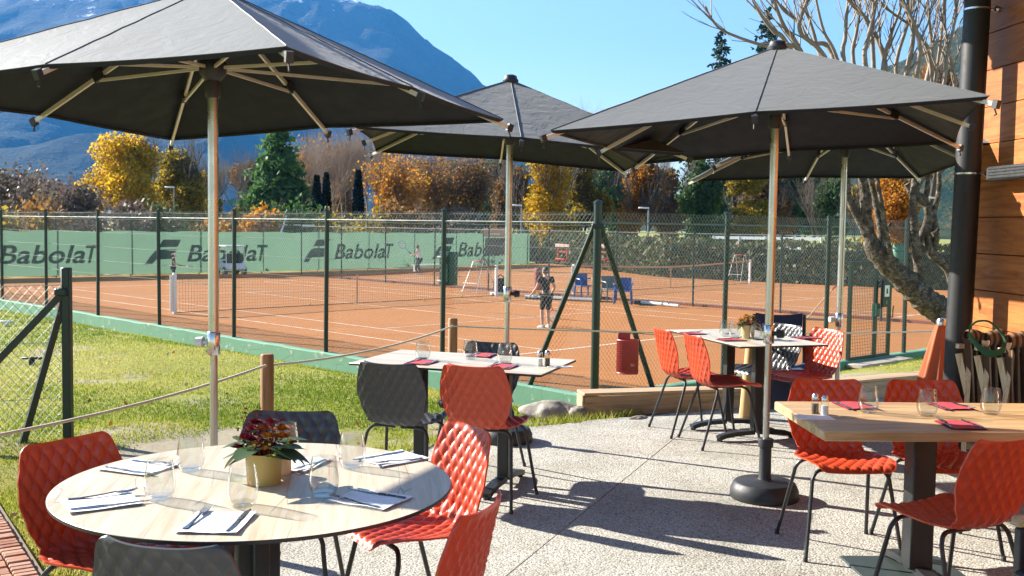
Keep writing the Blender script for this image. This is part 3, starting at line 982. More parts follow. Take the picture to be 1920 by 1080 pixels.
# blue canvas chair
navy = simple('navy_canvas', (.022, .034, .085), .8, 0, .15, 20, .4, 300)
bt = on_h(1461, 591, .84)
bc = thing('canvas_chair', 'navy blue canvas chair behind the table with orange flowers', 'chair', (bt.x, bt.y - .25, 0), PI)
P = [[Vector((x, -.24 - .03 * (1 - (x/.22)**2), z + (.012 * (abs(x)/.22)**2 * 2 if z > .6 else 0))) for z in (.56, .62, .68, .74, .80, .84)] for x in np.linspace(-.2, .2, 9)]
m = MB(); m.grid(P); m.grid([[p + Vector((0, -.006, 0)) for p in r_] for r_ in P]); m.build('back_canvas', navy, bc)
m = MB(); m.grid([[Vector((x, y, .44 - .03 * (1 - (x/.22)**2))) for y in (-.2, 0, .22)] for x in np.linspace(-.22, .22, 7)]); m.grid([[Vector((x, y, .435 - .03 * (1 - (x/.22)**2))) for y in (-.2, 0, .22)] for x in np.linspace(-.22, .22, 7)]); m.build('seat_canvas', navy, bc)
MB().grid([[Vector((x, .17, z)) for z in (.1, .25, .43)] for x in np.linspace(-.2, .2, 5)]).grid([[Vector((x, .175, z)) for z in (.1, .25, .43)] for x in np.linspace(-.2, .2, 5)]).build('front_apron', navy, bc)
for sx in (-1, 1):
    MB().tube([(sx*.22, -.24, .40), (sx*.215, -.245, .85)], .014, 8).build('back_post', black_metal, bc)
    MB().tube([(sx*.22, -.24, .64), (sx*.23, .2, .64), (sx*.23, .22, .6)], .013, 8).build('armrest', black_metal, bc)
    for y in (-.23, .21):
        MB().tube([(sx*.23, y, .62), (sx*.24, y*1.08, 0)], .012, 8).build('leg', black_metal, bc)

# ------------------------------------------------------------------ tables
oak = m_table_oak('pale_oak_laminate')
oak2 = m_wood('grey_oak_laminate', (.62, .55, .45), (.40, .34, .26), 'X', .8, .35, bump=.03)
oak3 = m_wood('thick_oak', (.56, .38, .20), (.32, .19, .085), 'X', .6, .38, bump=.08)
# round table
T1 = Vector((-.796, 3.247, 0))
t1 = thing('round_table', 'round pale oak table laid with white napkins and a flower pot', 'table', T1, R(98))
rT = .612
MB().lathe([(rT - .006, .7505), (rT - .0005, .7490), (rT, .7475), (0.0, .7475)], 96).mesh
m = MB(); m.mi = 0
n = 96
m.lathe([(0, .7382), (rT - .004, .7382), (rT, .7395), (rT, .7485), (rT - .0015, .7498), (0, .75)], n)
tt = m.build('table_top', [oak, black_metal], t1)
for p in tt.data.polygons:
    if p.center.z < .7492 : p.material_index = 1
m = MB()
for k in range(4):
    w = PI/2 * k + .3
    m.bbox((math.cos(w)*.045, math.sin(w)*.045, .38), (.045, .045, .72), .004, w)
MB().bbox((0, 0, .732), (.36, .36, .012), .003).build('mounting_plate', black_metal, t1)
for k in range(4):
    w = PI/2 * k + .3
    MB().bbox((math.cos(w)*.042, math.sin(w)*.042, .40), (.05, .05, .655), .004, w).build('column', black_metal, t1)
    f_ = MB(); d_ = Vector((math.cos(w), math.sin(w), 0))
    f_.bar(d_ * .03 + Vector((0, 0, .055)), d_ * .36 + Vector((0, 0, .03)), .055, .035)
    ft = f_.build('foot', black_metal, t1, False)
    MB().lathe([(.022, 0), (.022, .016)], 12, d_ * .335).build('foot_pad', dark_plastic, ft)
def rect_table(name, label, c, rot, L, W, th, top_m, edge_m, cols, colw=.07, foot=.62, h=.75):
    t_ = thing(name, label, 'table', (c[0], c[1], 0), rot)
    m = MB(); m.bbox((0, 0, h - th/2), (L, W, th), .0025 if th < .03 else .006)
    o = m.build('table_top', [top_m, edge_m], t_)
    if th < .03:
        for p in o.data.polygons:
            if p.normal.z < .6: p.material_index = 1
    for x in cols:
        MB().bbox((x, 0, (h - th + .04) / 2 + .02), (colw, colw, h - th - .045), .006).build('column', black_metal, t_)
        MB().bbox((x, 0, h - th - .006), (.1, W * .7, .012), .003).build('support_plate', black_metal, t_)
        for sy in (-1, 1):
            ft = MB(); pts = [(x, sy*.02, .06), (x, sy*foot*.25, .055), (x, sy*foot*.42, .04), (x, sy*foot*.5, .024)]
            for a, b in zip(pts, pts[1:]): ft.bar(a, b, .06, .032)
            fo = ft.build('foot', black_metal, t_, False)
            MB().lathe([(.02, 0), (.02, .02)], 10, (x, sy*foot*.48, 0)).build('foot_pad', dark_plastic, fo)
    return t_
T2c, T2r = (-.2776, 6.2604), -.3335
rect_table('rectangular_table', 'thin pale oak table with pink napkins beside the lawn', T2c, T2r, 1.1936, .72, .014, oak2, black_metal, (-.29, .26))
t3r = .2859
T3c = Vector((1.6026, 7.2467)) + Vector((math.cos(t3r), math.sin(t3r))) * .357 + Vector((-math.sin(t3r), math.cos(t3r))) * .594
rect_table('rectangular_table', 'thin pale table with an orange flower pot, in front of the fence corner', T3c, t3r + PI/2, 1.187, .714, .014, oak2, black_metal, (-.22, .22))
t4r = .0344
T4c = Vector((1.2934, 4.2389)) + Vector((math.cos(t4r), math.sin(t4r))) * .95 + Vector((-math.sin(t4r), math.cos(t4r))) * .36
t4 = rect_table('thick_table', 'thick oak table on a black column with dark pink napkins', T4c, t4r, 1.9, .72, .045, oak3, oak3, (-.385, .45), .105, .66)
MB().bbox((-.385, 0, .006), (.48, .62, .012), .003).build('base_plate', simple('grey_green_steel', (.05, .07, .068), .5, .3), t4)

# ------------------------------------------------------------------ things on the tables
def lathe_shell(m, prof, th, n=28):
    inner = [(max(r_ - th, 0), z) for r_, z in prof]
    m.lathe(prof, n)
GS = 1.13
gp_out = [(0, 0), (.027, 0), (.031, .004), (.037, .018), (.0405, .035), (.040, .052), (.0365, .078), (.0325, .104)]
gp_in = [(.0315, .104), (.0355, .078), (.039, .052), (.0395, .036), (.036, .020), (.029, .011), (0, .0095)]
def glass_mesh():
    m = MB(); m.lathe([(r_ * GS, z_ * GS) for r_, z_ in gp_out + [(.032, .1052)] + gp_in], 32); return m.mesh('glass', glass)
gl_me = glass_mesh()
def put_glass(px, py, label, group):
    p = on_h(px, py, .7508)
    o = tag(link('drinking_glass', gl_me, None, p, random.uniform(0, 3)), label, 'glass', group)
    return o
nap_w = simple('white_paper_napkin', (.80, .80, .80), .85, 0, .03, 20, .3, 200)
nap_p = simple('dark_pink_napkin', (.42, .045, .065), .85, 0, .1, 20, .3, 200)
def napkin_mesh(mat, W, D, seed):
    rr = random.Random(seed); m = MB()
    for k in range(3):
        P = []
        for i in range(9):
            row = []
            for j in range(7):
                x = -W/2 + W * i/8; y = -D/2 + D * j/6
                z = .0008 + k*.0012 + .0016 * k * (math.sin(x*45 + seed) * math.sin(y*38 + seed*2) * .5 + .5)
                if (i in (0, 8) or j in (0, 6)) and k: z += rr.uniform(0, .0022)
                row.append(Vector((x + k*.0015, y - k*.002, z)))
            P.append(row)
        m.grid(P)
    return m.mesh('napkin', mat)
nap_me = {('w', 0): napkin_mesh(nap_w, .165, .20, 1), ('w', 1): napkin_mesh(nap_w, .165, .20, 5), ('p', 0): napkin_mesh(nap_p, .15, .19, 2), ('p', 1): napkin_mesh(nap_p, .15, .19, 8)}
def fork_mesh():
    m = MB()
    pts = [(-.0, -.095, .004), (0, -.06, .003), (0, 0, .006), (0, .035, .010), (0, .052, .008)]
    ws_ = [.008, .0065, .0035, .004, .011]
    P = [[Vector((x*w, p[1], p[2] + dz)) for x, dz in ((-1, 0), (0, .0018), (1, 0))] for p, w in zip(pts, ws_)]
    m.grid(P); m.grid([[q + Vector((0, 0, -.0018)) for q in r_] for r_ in P])
    for k in range(4):
        x = -.0085 + k * .00567
        m.tube([(x, .050, .0078), (x, .070, .0075), (x*.95, .088, .010), (x*.92, .1, .014)], [.0018, .0016, .0014, .0008], 5)
    return m.mesh('fork', steel)
def knife_mesh():
    m = MB()
    P = [[Vector((x*w + o_, y, z)) for x, z in ((-1, .003), (0, .0065 if y < 0 else .0045), (1, .003))] for y, w, o_ in ((-.105, .006, 0), (-.09, .008, 0), (-.02, .006, 0), (0, .005, 0), (.02, .008, .001), (.08, .0085, .0015), (.105, .004, .004), (.112, .0008, .006))]
    m.grid(P); m.grid([[Vector((q.x, q.y, .0015)) for q in r_] for r_ in P])
    return m.mesh('knife', steel)
fk_me, kn_me = fork_mesh(), knife_mesh()
def setting(px, py, ang, kind, where, group, var=0, dx=(0, 0)):
    p = on_h(px, py, .7505)
    r_ = ang - PI/2
    colr = 'white' if kind == 'w' else 'dark pink'
    tag(link('napkin', nap_me[(kind, var)], None, p, r_), f'folded {colr} paper napkin {where}', 'napkin', group)
    X_ = Vector((math.cos(r_), math.sin(r_), 0)); Y_ = Vector((-math.sin(r_), math.cos(r_), 0))
    a = p + X_ * (-.058 + dx[0]) + Y_ * .015 + Vector((0, 0, .0045))
    tag(link('fork', fk_me, None, a, r_ + random.uniform(-.12, .05)), f'steel fork {where}', 'fork', group)
    b = p + X_ * (.058 + dx[1]) + Y_ * .01 + Vector((0, 0, .004))
    tag(link('knife', kn_me, None, b, r_ + random.uniform(-.05, .08)), f'steel knife {where}', 'knife', group)
def to_c(px, py, c):
    p = on_h(px, py, .75); return math.atan2(c[1] - p.y, c[0] - p.x)
s1 = [(190, 943, 'by the shaded red chair at the round table'), (262, 878, 'at the round table place beside the dirt patch'), (405, 981, 'by the dark grey chair that backs onto the terrace'),
      (556, 872, 'behind the flower pot on the round table'), (735, 862, 'at the round table place of the sunlit red chair'), (692, 938, 'on the shaded rim of the round table')]
for i, (px, py, w) in enumerate(s1):
    setting(px, py, to_c(px, py, T1), 'w', w, 'place settings on the round table', i % 2)
for px, py, w in ((300, 936, 'clear stemless glass beside the shaded red chair on the round table'), (358, 882, 'clear stemless glass on the round table, nearest the dirt patch'), (455, 948, 'clear stemless glass in front of the flower pot'),
                  (607, 929, 'clear stemless glass in the shadow of the flower pot'), (660, 876, 'clear stemless glass by the sunlit red chair'), (536, 856, 'clear stemless glass behind the flowers on the round table')):
    put_glass(px, py, w, 'glasses on the round table')
a2 = T2r + PI/2
for px, py, a, w in ((790, 680, a2, 'by the dark grey chair at the lawn table'), (940, 688, a2, 'by the red chair at the lawn table'), (905, 667, a2 + PI, 'across the lawn table')):
    setting(px, py, a, 'p', w, 'place settings on the table beside the lawn')
for px, py, w in ((793, 674, 'clear stemless glass by the dark grey chair at the lawn table'), (882, 673, 'clear stemless glass in the middle of the lawn table'), (946, 681, 'clear stemless glass by the red chair at the lawn table')):
    put_glass(px, py, w, 'glasses on the table beside the lawn')
a3 = t3r
for px, py, a, w in ((1298, 626, a3, 'by the red chair backed by the bin'), (1372, 638, a3, 'by the sideways red chair'), (1512, 634, a3 + PI, 'on the table with orange flowers, by the sunlit chairs')):
    setting(px, py, a, 'p', w, 'place settings on the table with orange flowers', 1)
for px, py, w in ((1360, 630, 'clear glass on the far side of the orange flowers'), (1377, 633, 'low clear glass left of the orange flowers'), (1416, 636, 'clear stemless glass right of the orange flower pot'), (1438, 636, 'clear glass behind the parasol pole collar')):
    put_glass(px, py, w, 'glasses on the table with orange flowers')
for px, py, a, w in ((1604, 762, -PI/2 + .1, 'on the thick table, by the chair opposite the salt'), (1782, 763, -PI/2 + .1, 'on the thick table, by the chair next to the pillar'), (1800, 798, PI/2, 'on the shaded half of the thick table')):
    setting(px, py, a, 'p', w, 'place settings on the thick table')
for px, py, w in ((1628, 773, 'clear stemless glass next to the salt on the thick table'), (1738, 779, 'clear stemless glass at the middle of the thick table'), (1857, 776, 'clear stemless glass in front of the deckchairs')):
    put_glass(px, py, w, 'glasses on the thick table')
salt_m = simple('salt', (.78, .78, .76), .9, 0, .05, 50)
pepper_m = simple('pepper', (.08, .06, .045), .9, 0, .3, 60)
def shaker(p, label, grp, fill):
    o = thing('shaker', label, 'shaker', p, 0, grp)
    MB().lathe([(0, 0), (.019, 0), (.02, .004), (.0165, .06), (.015, .066)], 12).build('body', glass, o)
    MB().lathe([(0, .003), (.0165, .003), (.0145, .045), (0, .046)], 12).build('filling', fill, o)
    MB().lathe([(.016, .064), (.0165, .07), (.015, .082), (.009, .090), (0, .092)], 12).build('cap', steel, o)
p = on_h(1546, 779, .75); shaker(p, 'small glass salt shaker with steel cap on the thick table', 'shakers', salt_m); shaker(p + Vector((-.03, .045, 0)), 'small glass pepper shaker with steel cap on the thick table', 'shakers', pepper_m)
p = on_h(1012, 686, .75); shaker(p, 'small glass salt shaker on the table beside the lawn', 'shakers', salt_m); shaker(p + Vector((.045, .015, 0)), 'small glass pepper shaker on the table beside the lawn', 'shakers', pepper_m)
p = on_h(1526, 783, .7506)
tag(MB().bbox((0, 0, .0012), (.16, .10, .0024), .0005).build('paper_slip', nap_w, None, False, p), 'white paper slip lying under the salt shaker', 'paper')
p = on_h(1050, 688, .7506)
tag(MB().bbox((0, 0, .0012), (.15, .06, .0024), .0005).build('paper_slip', nap_w, None, False, p), 'white paper slip beside the salt shaker of the lawn table', 'paper')

# flower pots
pot_m = simple('mustard_pot', (.38, .30, .10), .5, 0, .1, 8)
pot_m2 = simple('cream_pot', (.55, .46, .24), .5, 0, .1, 8)
leaf_dk = m_leaf('eucalyptus_leaf', [(.02, .05, .025), (.035, .08, .035), (.06, .11, .05), (.09, .14, .06)], .45, .2)
petals = {k: m_leaf(k + '_petal', c, .55, .25) for k, c in {'orange': [(.55, .16, .02), (.65, .26, .03), (.5, .10, .02)], 'crimson': [(.16, .008, .02), (.25, .012, .03), (.10, .006, .015)], 'yellow': [(.65, .40, .05), (.60, .30, .04)], 'lime': [(.35, .42, .06), (.45, .5, .12)]}.items()}
def leaf_blade(base, d, L, W, droop, n=5):
    d = Vector(d).normalized(); side = d.cross(Vector((0, 0, 1))).normalized(); P = []
    for i in range(n + 1):
        f = i / n; w = W * math.sin(PI * min(.08 + f * .92, 1)) ** .8
        c = Vector(base) + d * L * f + Vector((0, 0, -droop * f * f))
        nrm = side.cross(d)
        P.append([c - side * w + nrm * .1 * w, c - nrm * 0.0, c + side * w + nrm * .1 * w])
    return P
def rosette(m, c, r, rr, layers=4, lift=.6):
    for k in range(layers):
        for i in range(6 + k):
            w = 2*PI*i/(6+k) + k*.5 + rr.uniform(-.2, .2)
            el = .15 + (layers - k) * .3
            d = Vector((math.cos(w)*math.cos(el), math.sin(w)*math.cos(el), math.sin(el)*lift + .15))
            m.grid(leaf_blade(c, d, r * (.55 + .15*k), r * .28, r * .25 * k / layers, 3))
def flower_pot(px, py, pr, ph, label, pmat, kinds, spread, seed, leaves, hgt):
    rr = random.Random(seed)
    p = on_h(px, py, .7505)
    o = thing('flower_pot', label, 'flower pot', p)
    MB().lathe([(0, 0), (pr*.86, 0), (pr*.9, .004), (pr, ph), (pr - .004, ph), (pr*.86, ph*.8), (0, ph*.8)], 28).build('pot', pmat, o)
    for i in range(leaves):
        w = rr.uniform(0, 2*PI); el = rr.uniform(-.7, .25)
        d = Vector((math.cos(w)*math.cos(el), math.sin(w)*math.cos(el), math.sin(el)))
        L = rr.uniform(.07, .115) * spread / .12
        b = Vector((math.cos(w)*pr*.7, math.sin(w)*pr*.7, ph + rr.uniform(-.005, .03)))
        m = MB(); m.grid(leaf_blade(b, d, L * .82, L*.27, rr.uniform(.0, .04), 7))
        m.build('leaf', leaf_dk, o)
    for i, (kind, dx, dy, dz, r_) in enumerate(kinds):
        m = MB(); sc_ = spread / .12; rosette(m, Vector((dx * sc_, dy * sc_, ph + dz * (.6 + .4 * sc_))), r_ * (.5 + .5 * sc_), rr)
        m.build('blossom', petals[kind], o)
    m = MB()
    for i in range(26):
        w = rr.uniform(0, 2*PI); r_ = rr.uniform(0, spread*.55)
        top = Vector((math.cos(w)*r_, math.sin(w)*r_, ph + rr.uniform(.02, hgt)))
        m.tube([Vector((top.x*.3, top.y*.3, ph - .02)), top], .0012, 4)
        for q in range(6):
            m.sphere(top + Vector((rr.gauss(0, .009), rr.gauss(0, .009), rr.gauss(0, .012))), rr.uniform(.002, .0045), 5, 3)
    m.build('berry_sprigs', petals['crimson'], o)['kind'] = 'stuff'
    m = MB()
    for i in range(40):
        w = rr.uniform(0, 2*PI); r_ = rr.uniform(.2, 1)**.5 * spread * .62
        m.sphere((math.cos(w)*r_, math.sin(w)*r_, ph + rr.uniform(0, .05)), rr.uniform(.003, .006), 5, 3)
    m.build('seed_sprigs', petals['lime'], o)['kind'] = 'stuff'
    return o
fp = flower_pot(495, 906, .058, .100, 'mustard pot of crimson and orange blooms with eucalyptus on the round table', pot_m,
           [('crimson', -.048, 0, .035, .034), ('crimson', -.02, -.04, .04, .03), ('crimson', -.035, .03, .055, .03), ('crimson', -.022, .0, .08, .03), ('crimson', -.06, -.025, .015, .028), ('orange', .02, -.035, .05, .03), ('orange', .05, -.02, .045, .036), ('orange', .04, .025, .055, .036), ('orange', .0, -.01, .065, .03), ('lime', -.072, .02, .06, .016), ('yellow', .015, -.055, .02, .018), ('orange', .065, .02, .02, .026), ('yellow', -.03, -.055, .012, .018), ('lime', -.05, -.05, .0, .02), ('lime', .03, -.06, .0, .018), ('crimson', .01, .03, .075, .03), ('orange', -.01, -.05, .03, .024)], .15, 4, 30, .12)
fp2 = flower_pot(1402, 634, .052, .10, 'cream pot of bright orange and yellow blooms on the table by the fence', pot_m2,
           [('orange', -.06, 0, .03, .04), ('yellow', -.03, -.02, .055, .035), ('orange', -.01, .03, .065, .035), ('orange', -.08, -.02, .0, .035), ('yellow', .0, -.03, .05, .03), ('lime', .02, 0, .055, .035), ('crimson', .06, 0, .035, .035), ('crimson', .085, .02, .02, .028), ('orange', .04, .02, .06, .03), ('yellow', -.045, .03, .04, .03)], .11, 9, 14, .06)
# candle glass behind the pot
o = thing('candle_holder', 'frosted candle glass just behind the mustard flower pot', 'candle holder', on_h(528, 888, .7505))
MB().lathe([(0, 0), (.03, 0), (.032, .004), (.032, .075), (.029, .075), (.028, .01), (0, .01)], 20).build('glass', simple('frosted_glass', (.62, .52, .38), .5), o)
MB().lathe([(0, .012), (.026, .012), (.026, .045), (0, .047)], 16).build('candle', white_paint, o)
# ------------------------------------------------------------------ mountain, hills
def ridge(points, X):
    return np.interp(X, [p[0] for p in points], [p[1] for p in points])
def slope_mesh(name, prof, Yr, Yf, base, amp, seed, nx=150, ny=56, mat=None, power=1.25):
    """prof: photo pixels of the skyline, taken at the ridge's distance Yr"""
    pts = [on_y(px, py, Yr) for px, py in prof]
    X0, X1 = pts[0].x, pts[-1].x
    xs = np.linspace(X0, X1, nx)
    hr = ridge([(p.x, p.z) for p in pts], xs)
    V = []
    for i, x in enumerate(xs):
        for j in range(ny):
            f = j / (ny - 1)
            Yv = Yf + (Yr - Yf) * f
            xx = x * (Yv / Yr) ** .35
            g_ = f ** power
            k = 1 / amp
            no = float(fbm(np.array(xx * k * .9), np.array(Yv * k * .45), 5, seed)) - .47
            rid = abs(float(fbm(np.array(xx * k * 1.8 + 7), np.array(Yv * k * .5), 4, seed + 9)) - .47)
            h = base + (hr[i] - base) * g_ + (no * amp * .55 - rid * amp * .5) * math.sin(PI * min(f * 1.02, 1)) ** .8
            if f > .9: h = h + (float(fbm(np.array(xx * k * 9), np.array(Yv * k * 6), 4, seed + 3)) - .47) * amp * .14
            if j == ny - 1: h = hr[i] + (no * .06) * amp + (float(fbm(np.array(xx * k * 12), np.array(3.3), 5, seed + 5)) - .47) * amp * .10
            V.append((xx, Yv, h))
    for i, x in enumerate(xs):          # lee side
        V.append((x, Yr * 1.3, base + 5))
    Fc = [(i*ny+j, (i+1)*ny+j, (i+1)*ny+j+1, i*ny+j+1) for i in range(nx-1) for j in range(ny-1)]
    o = nx * ny
    Fc += [(i*ny+ny-1, (i+1)*ny+ny-1, o+i+1, o+i) for i in range(nx-1)]
    me = np_mesh(name, V, Fc, mat); me.polygons.foreach_set('use_smooth', [True]*len(me.polygons))
    return struct(link(name, me))
t = NT('mountain_side')
v = t.pos()
n = t.noise(v, .004, 8, .65); n2 = t.noise(v, .02, 6, .7)
sp = t.n('ShaderNodeSeparateXYZ'); t.l(v, sp.inputs[0])
forest = t.mix(t.ramp(n2, [(.35, 0), (.65, 1)]), (.008, .018, .014), (.022, .030, .018))
rock = t.mix(n2, (.035, .04, .045), (.075, .075, .075))
alt = t.math('ADD', sp.outputs[2], t.math('MULTIPLY', t.math('SUBTRACT', n, .5), 900))
c = t.mix(t.ramp(t.math('DIVIDE', alt, 1000), [(.50, 0), (.62, 1)]), forest, rock)
snow = t.ramp(t.math('DIVIDE', t.math('ADD', alt, t.math('MULTIPLY', t.math('SUBTRACT', n2, .5), 700)), 1000), [(.80, 0), (.86, 1)])
c = t.mix(snow, c, (.8, .83, .88))
mtn = t.done(t.bsdf(c, .95, 0, .1, t.bump(n2, .8, 40)))
slope_mesh('mountain', [(-1500, -20), (-900, -40), (-350, -60), (-60, -40), (110, -38), (300, -40), (480, -36), (600, -18), (690, 2), (715, 10), (745, 28), (790, 62), (835, 95), (880, 132), (900, 152), (960, 200), (1020, 245), (1100, 300), (1250, 365), (1500, 405)], 3600, 700, -20, 420, 3, 260, 90, mtn, 1.9)
t = NT('wooded_hill')
v = t.pos()
nz = t.math('ADD', t.math('MULTIPLY', t.noise(v, .05, 6, .7), .7), t.math('MULTIPLY', t.noise(v, .4, 4, .7), .3))
c = t.ramp(nz, [(.34, (.010, .026, .014)), (.46, (.022, .045, .018)), (.54, (.05, .062, .022)), (.60, (.13, .085, .022)), (.68, (.20, .13, .03))])
hill_m = t.done(t.bsdf(c, .95, 0, .1, t.bump(t.noise(v, .35, 5, .7), 1.0, 6)))
slope_mesh('hill', [(1180, 420), (1300, 385), (1420, 300), (1520, 225), (1600, 175), (1650, 140), (1720, 98), (1800, 52), (2000, -60), (2600, -300), (3400, -420)], 900, 250, -10, 120, 17, 110, 40, hill_m, 1.1)

# ------------------------------------------------------------------ vegetation builders
def leaf_quads(P, size, rng, up=.3, asp=.7):
    n = len(P)
    d = rng.normal(size=(n, 3)); d /= np.linalg.norm(d, axis=1, keepdims=True)
    w = rng.normal(size=(n, 3)); w[:, 2] *= up
    a = np.cross(d, w); a /= np.linalg.norm(a, axis=1, keepdims=True) + 1e-9
    s = size * rng.uniform(.6, 1.35, (n, 1))
    v = np.stack([P - d*s - a*s*asp*.25, P - d*s*.1 + a*s*asp, P + d*s + a*s*.1, P + d*s*.05 - a*s*asp], 1)
    V = v.reshape(-1, 3); Fc = np.arange(4 * n).reshape(n, 4)
    return V, Fc
def lobe_points(lobes, n, rng, shell=.55):
    """points in the outer part of a union of ellipsoids, clumped"""
    vol = np.array([l[3]*l[4]*l[5] for l in lobes]) ** .67; vol = vol / vol.sum()
    out = []
    for l, w in zip(lobes, vol):
        k = max(4, int(n * w))
        d = rng.normal(size=(k, 3)); d /= np.linalg.norm(d, axis=1, keepdims=True)
        r = shell + (1 - shell) * rng.uniform(0, 1, (k, 1)) ** .6
        r *= 1 + .22 * (np.sin(d[:, :1]*5 + l[0]) * np.cos(d[:, 1:2]*6 + l[1]) + np.sin(d[:, 2:3]*7))*.6
        out.append(np.array(l[:3]) + d * r * np.array(l[3:6]))
    return np.concatenate(out)
class Tubes:
    def __init__(s, twigs=None, at=2): s.V, s.F, s.tw, s.at = [], [], twigs, at
    def seg(s, a, b, ra, rb, n=5):
        t_ = (b - a)
        if t_.length < 1e-6: return
        t_.normalize(); u = t_.orthogonal().normalized(); w = t_.cross(u); o = len(s.V)
        for p, r_ in ((a, ra), (b, rb)):
            for k in range(n):
                q = 2*PI*k/n
                s.V.append(tuple(p + (u*math.cos(q) + w*math.sin(q)) * r_))
        for k in range(n): s.F.append((o+k, o+(k+1) % n, o+n+(k+1) % n, o+n+k))
    def branch(s, p, d, L, r, depth, rr, spread=.5, up=.25, kids=3, taper=.62, crook=.16, ends=None, n=5):
        k = 3
        for i in range(k):
            d2 = (d + Vector((rr.gauss(0, crook), rr.gauss(0, crook), rr.gauss(0, crook*.6) + up*.12))).normalized()
            q = p + d2 * (L / k)
            r2 = r * (1 - (1 - taper) * (1/k))
            (s.tw if s.tw is not None and depth <= s.at else s).seg(p, q, r, r2, n if depth > 1 else 3)
            p, d, r = q, d2, r2
            if ends is not None and depth <= 1: ends.append(p.copy())
            if depth > 0 and (i > 0 or depth < 3):
                for _ in range(kids if i == k-1 else max(1, kids - 1)):
                    ax = d.orthogonal().normalized(); ax = Matrix.Rotation(rr.uniform(0, 2*PI), 3, d) @ ax
                    dd = (d * math.cos(spread) + ax * math.sin(spread) * rr.uniform(.6, 1.3) + Vector((0, 0, up))).normalized()
                    s.branch(p, dd, L * rr.uniform(.5, .78), r * rr.uniform(.5, .7), depth - 1, rr, spread, up, kids, taper, crook, ends, n)
    def mesh(s, name, mat):
        me = np_mesh(name, s.V, s.F, mat); me.polygons.foreach_set('use_smooth', [True]*len(me.polygons)); return me
bark = simple('bark', (.075, .06, .05), .9, 0, .35, 6, .6, 30)
bark_pale = simple('pale_bark', (.42, .40, .37), .85, 0, .35, 5, .4, 20)
bark_red = simple('brown_twigs', (.19, .135, .11), .9, 0, .3, 3)
L_yellow = m_leaf('yellow_leaf', [(.55, .34, .014), (.66, .43, .02), (.56, .28, .014), (.42, .31, .025), (.26, .22, .03)], .6, .58)
L_olive = m_leaf('olive_leaf', [(.15, .14, .022), (.28, .22, .022), (.44, .31, .022), (.11, .11, .027), (.38, .2, .018)], .6, .58)
L_orange = m_leaf('orange_leaf', [(.42, .15, .014), (.52, .22, .018), (.28, .10, .016), (.48, .28, .024), (.18, .08, .02)], .6, .58)
L_brown = m_leaf('brown_leaf', [(.17, .09, .035), (.28, .13, .026), (.13, .08, .045), (.36, .18, .026), (.10, .07, .045)], .6, .5)
L_green = m_leaf('green_leaf', [(.04, .10, .028), (.065, .14, .036), (.03, .07, .026), (.12, .18, .036)], .6, .4)
L_spruce = m_leaf('needle_clump', [(.010, .030, .018), (.016, .045, .022), (.022, .058, .026), (.012, .028, .02)], .7, .1)
L_pine = m_leaf('pine_needles', [(.045, .11, .035), (.075, .15, .045), (.10, .19, .055), (.03, .075, .03)], .65, .38)
L_grey = m_leaf('grey_twig_leaf', [(.10, .085, .085), (.14, .11, .10), (.08, .065, .07), (.17, .10, .07), (.12, .115, .06)])
L_cyp = m_leaf('cypress_leaf', [(.004, .010, .007), (.006, .014, .009), (.009, .018, .010)], .8, .05)
L_hedge = m_leaf('hedge_leaf', [(.055, .085, .034), (.085, .115, .042), (.04, .06, .03), (.13, .125, .045), (.17, .11, .045)], .6, .3)
GZ = -1.26
def broad_tree(name, label, px, pytop, Y, halfw_px, mat, n, seed, trunk_m=None, size=.22, lobes=9, group='trees beyond the courts', twigs=1, low=.12, shape='round', shell=.5, base_py=None):
    rng = np.random.default_rng(seed); rr = random.Random(seed)
    top = on_y(px, pytop, Y); w = 1.2 * halfw_px / F_PX * Y
    H = top.z - GZ
    o = thing(name, label, 'tree', (top.x, Y, GZ), 0, group)
    T = Tubes(); ends = []
    for s_ in range(twigs):
        a = Vector((rr.gauss(0, .12 * w) if twigs > 1 else 0, rr.gauss(0, .12*w) if twigs > 1 else 0, 0))
        d = Vector((rr.gauss(0, .16), rr.gauss(0, .16), 1)).normalized()
        T.branch(a, d, H * .5, max(.07, H * .02) / twigs ** .35, 3, rr, .42, .35, 3, .62, .10, ends)
    link('trunk', T.mesh('trunk', trunk_m or bark), o)
    lb = []
    for k in range(lobes):
        f = (k + .5) / lobes
        z = H * (low + (1 - low) * (.16 + .72 * rr.random()))
        zf = (z / H - low) / (1 - low)
        env = math.sin(PI * min(max(zf * .86 + .12, 0), 1)) ** (.7 if shape == 'round' else 1.0)
        rad = w * env * (.65 * math.sqrt(rr.random()))
        an = rr.uniform(0, 2*PI)
        s_ = w * rr.uniform(.30, .46)
        lb.append((rad*math.cos(an), rad*math.sin(an), min(z, H - s_*1.0), s_, s_, s_ * 1.15))
    lb.append((0, 0, H - w*.36, w*.36, w*.36, w*.36))
    P = lobe_points(lb, int(n * 2.3), rng, shell * .6)
    P = P[P[:, 2] < H * 1.01]
    V, Fc = leaf_quads(P, size * .54, rng)
    link('crown', np_mesh('crown', V, Fc, mat), o)
    return o
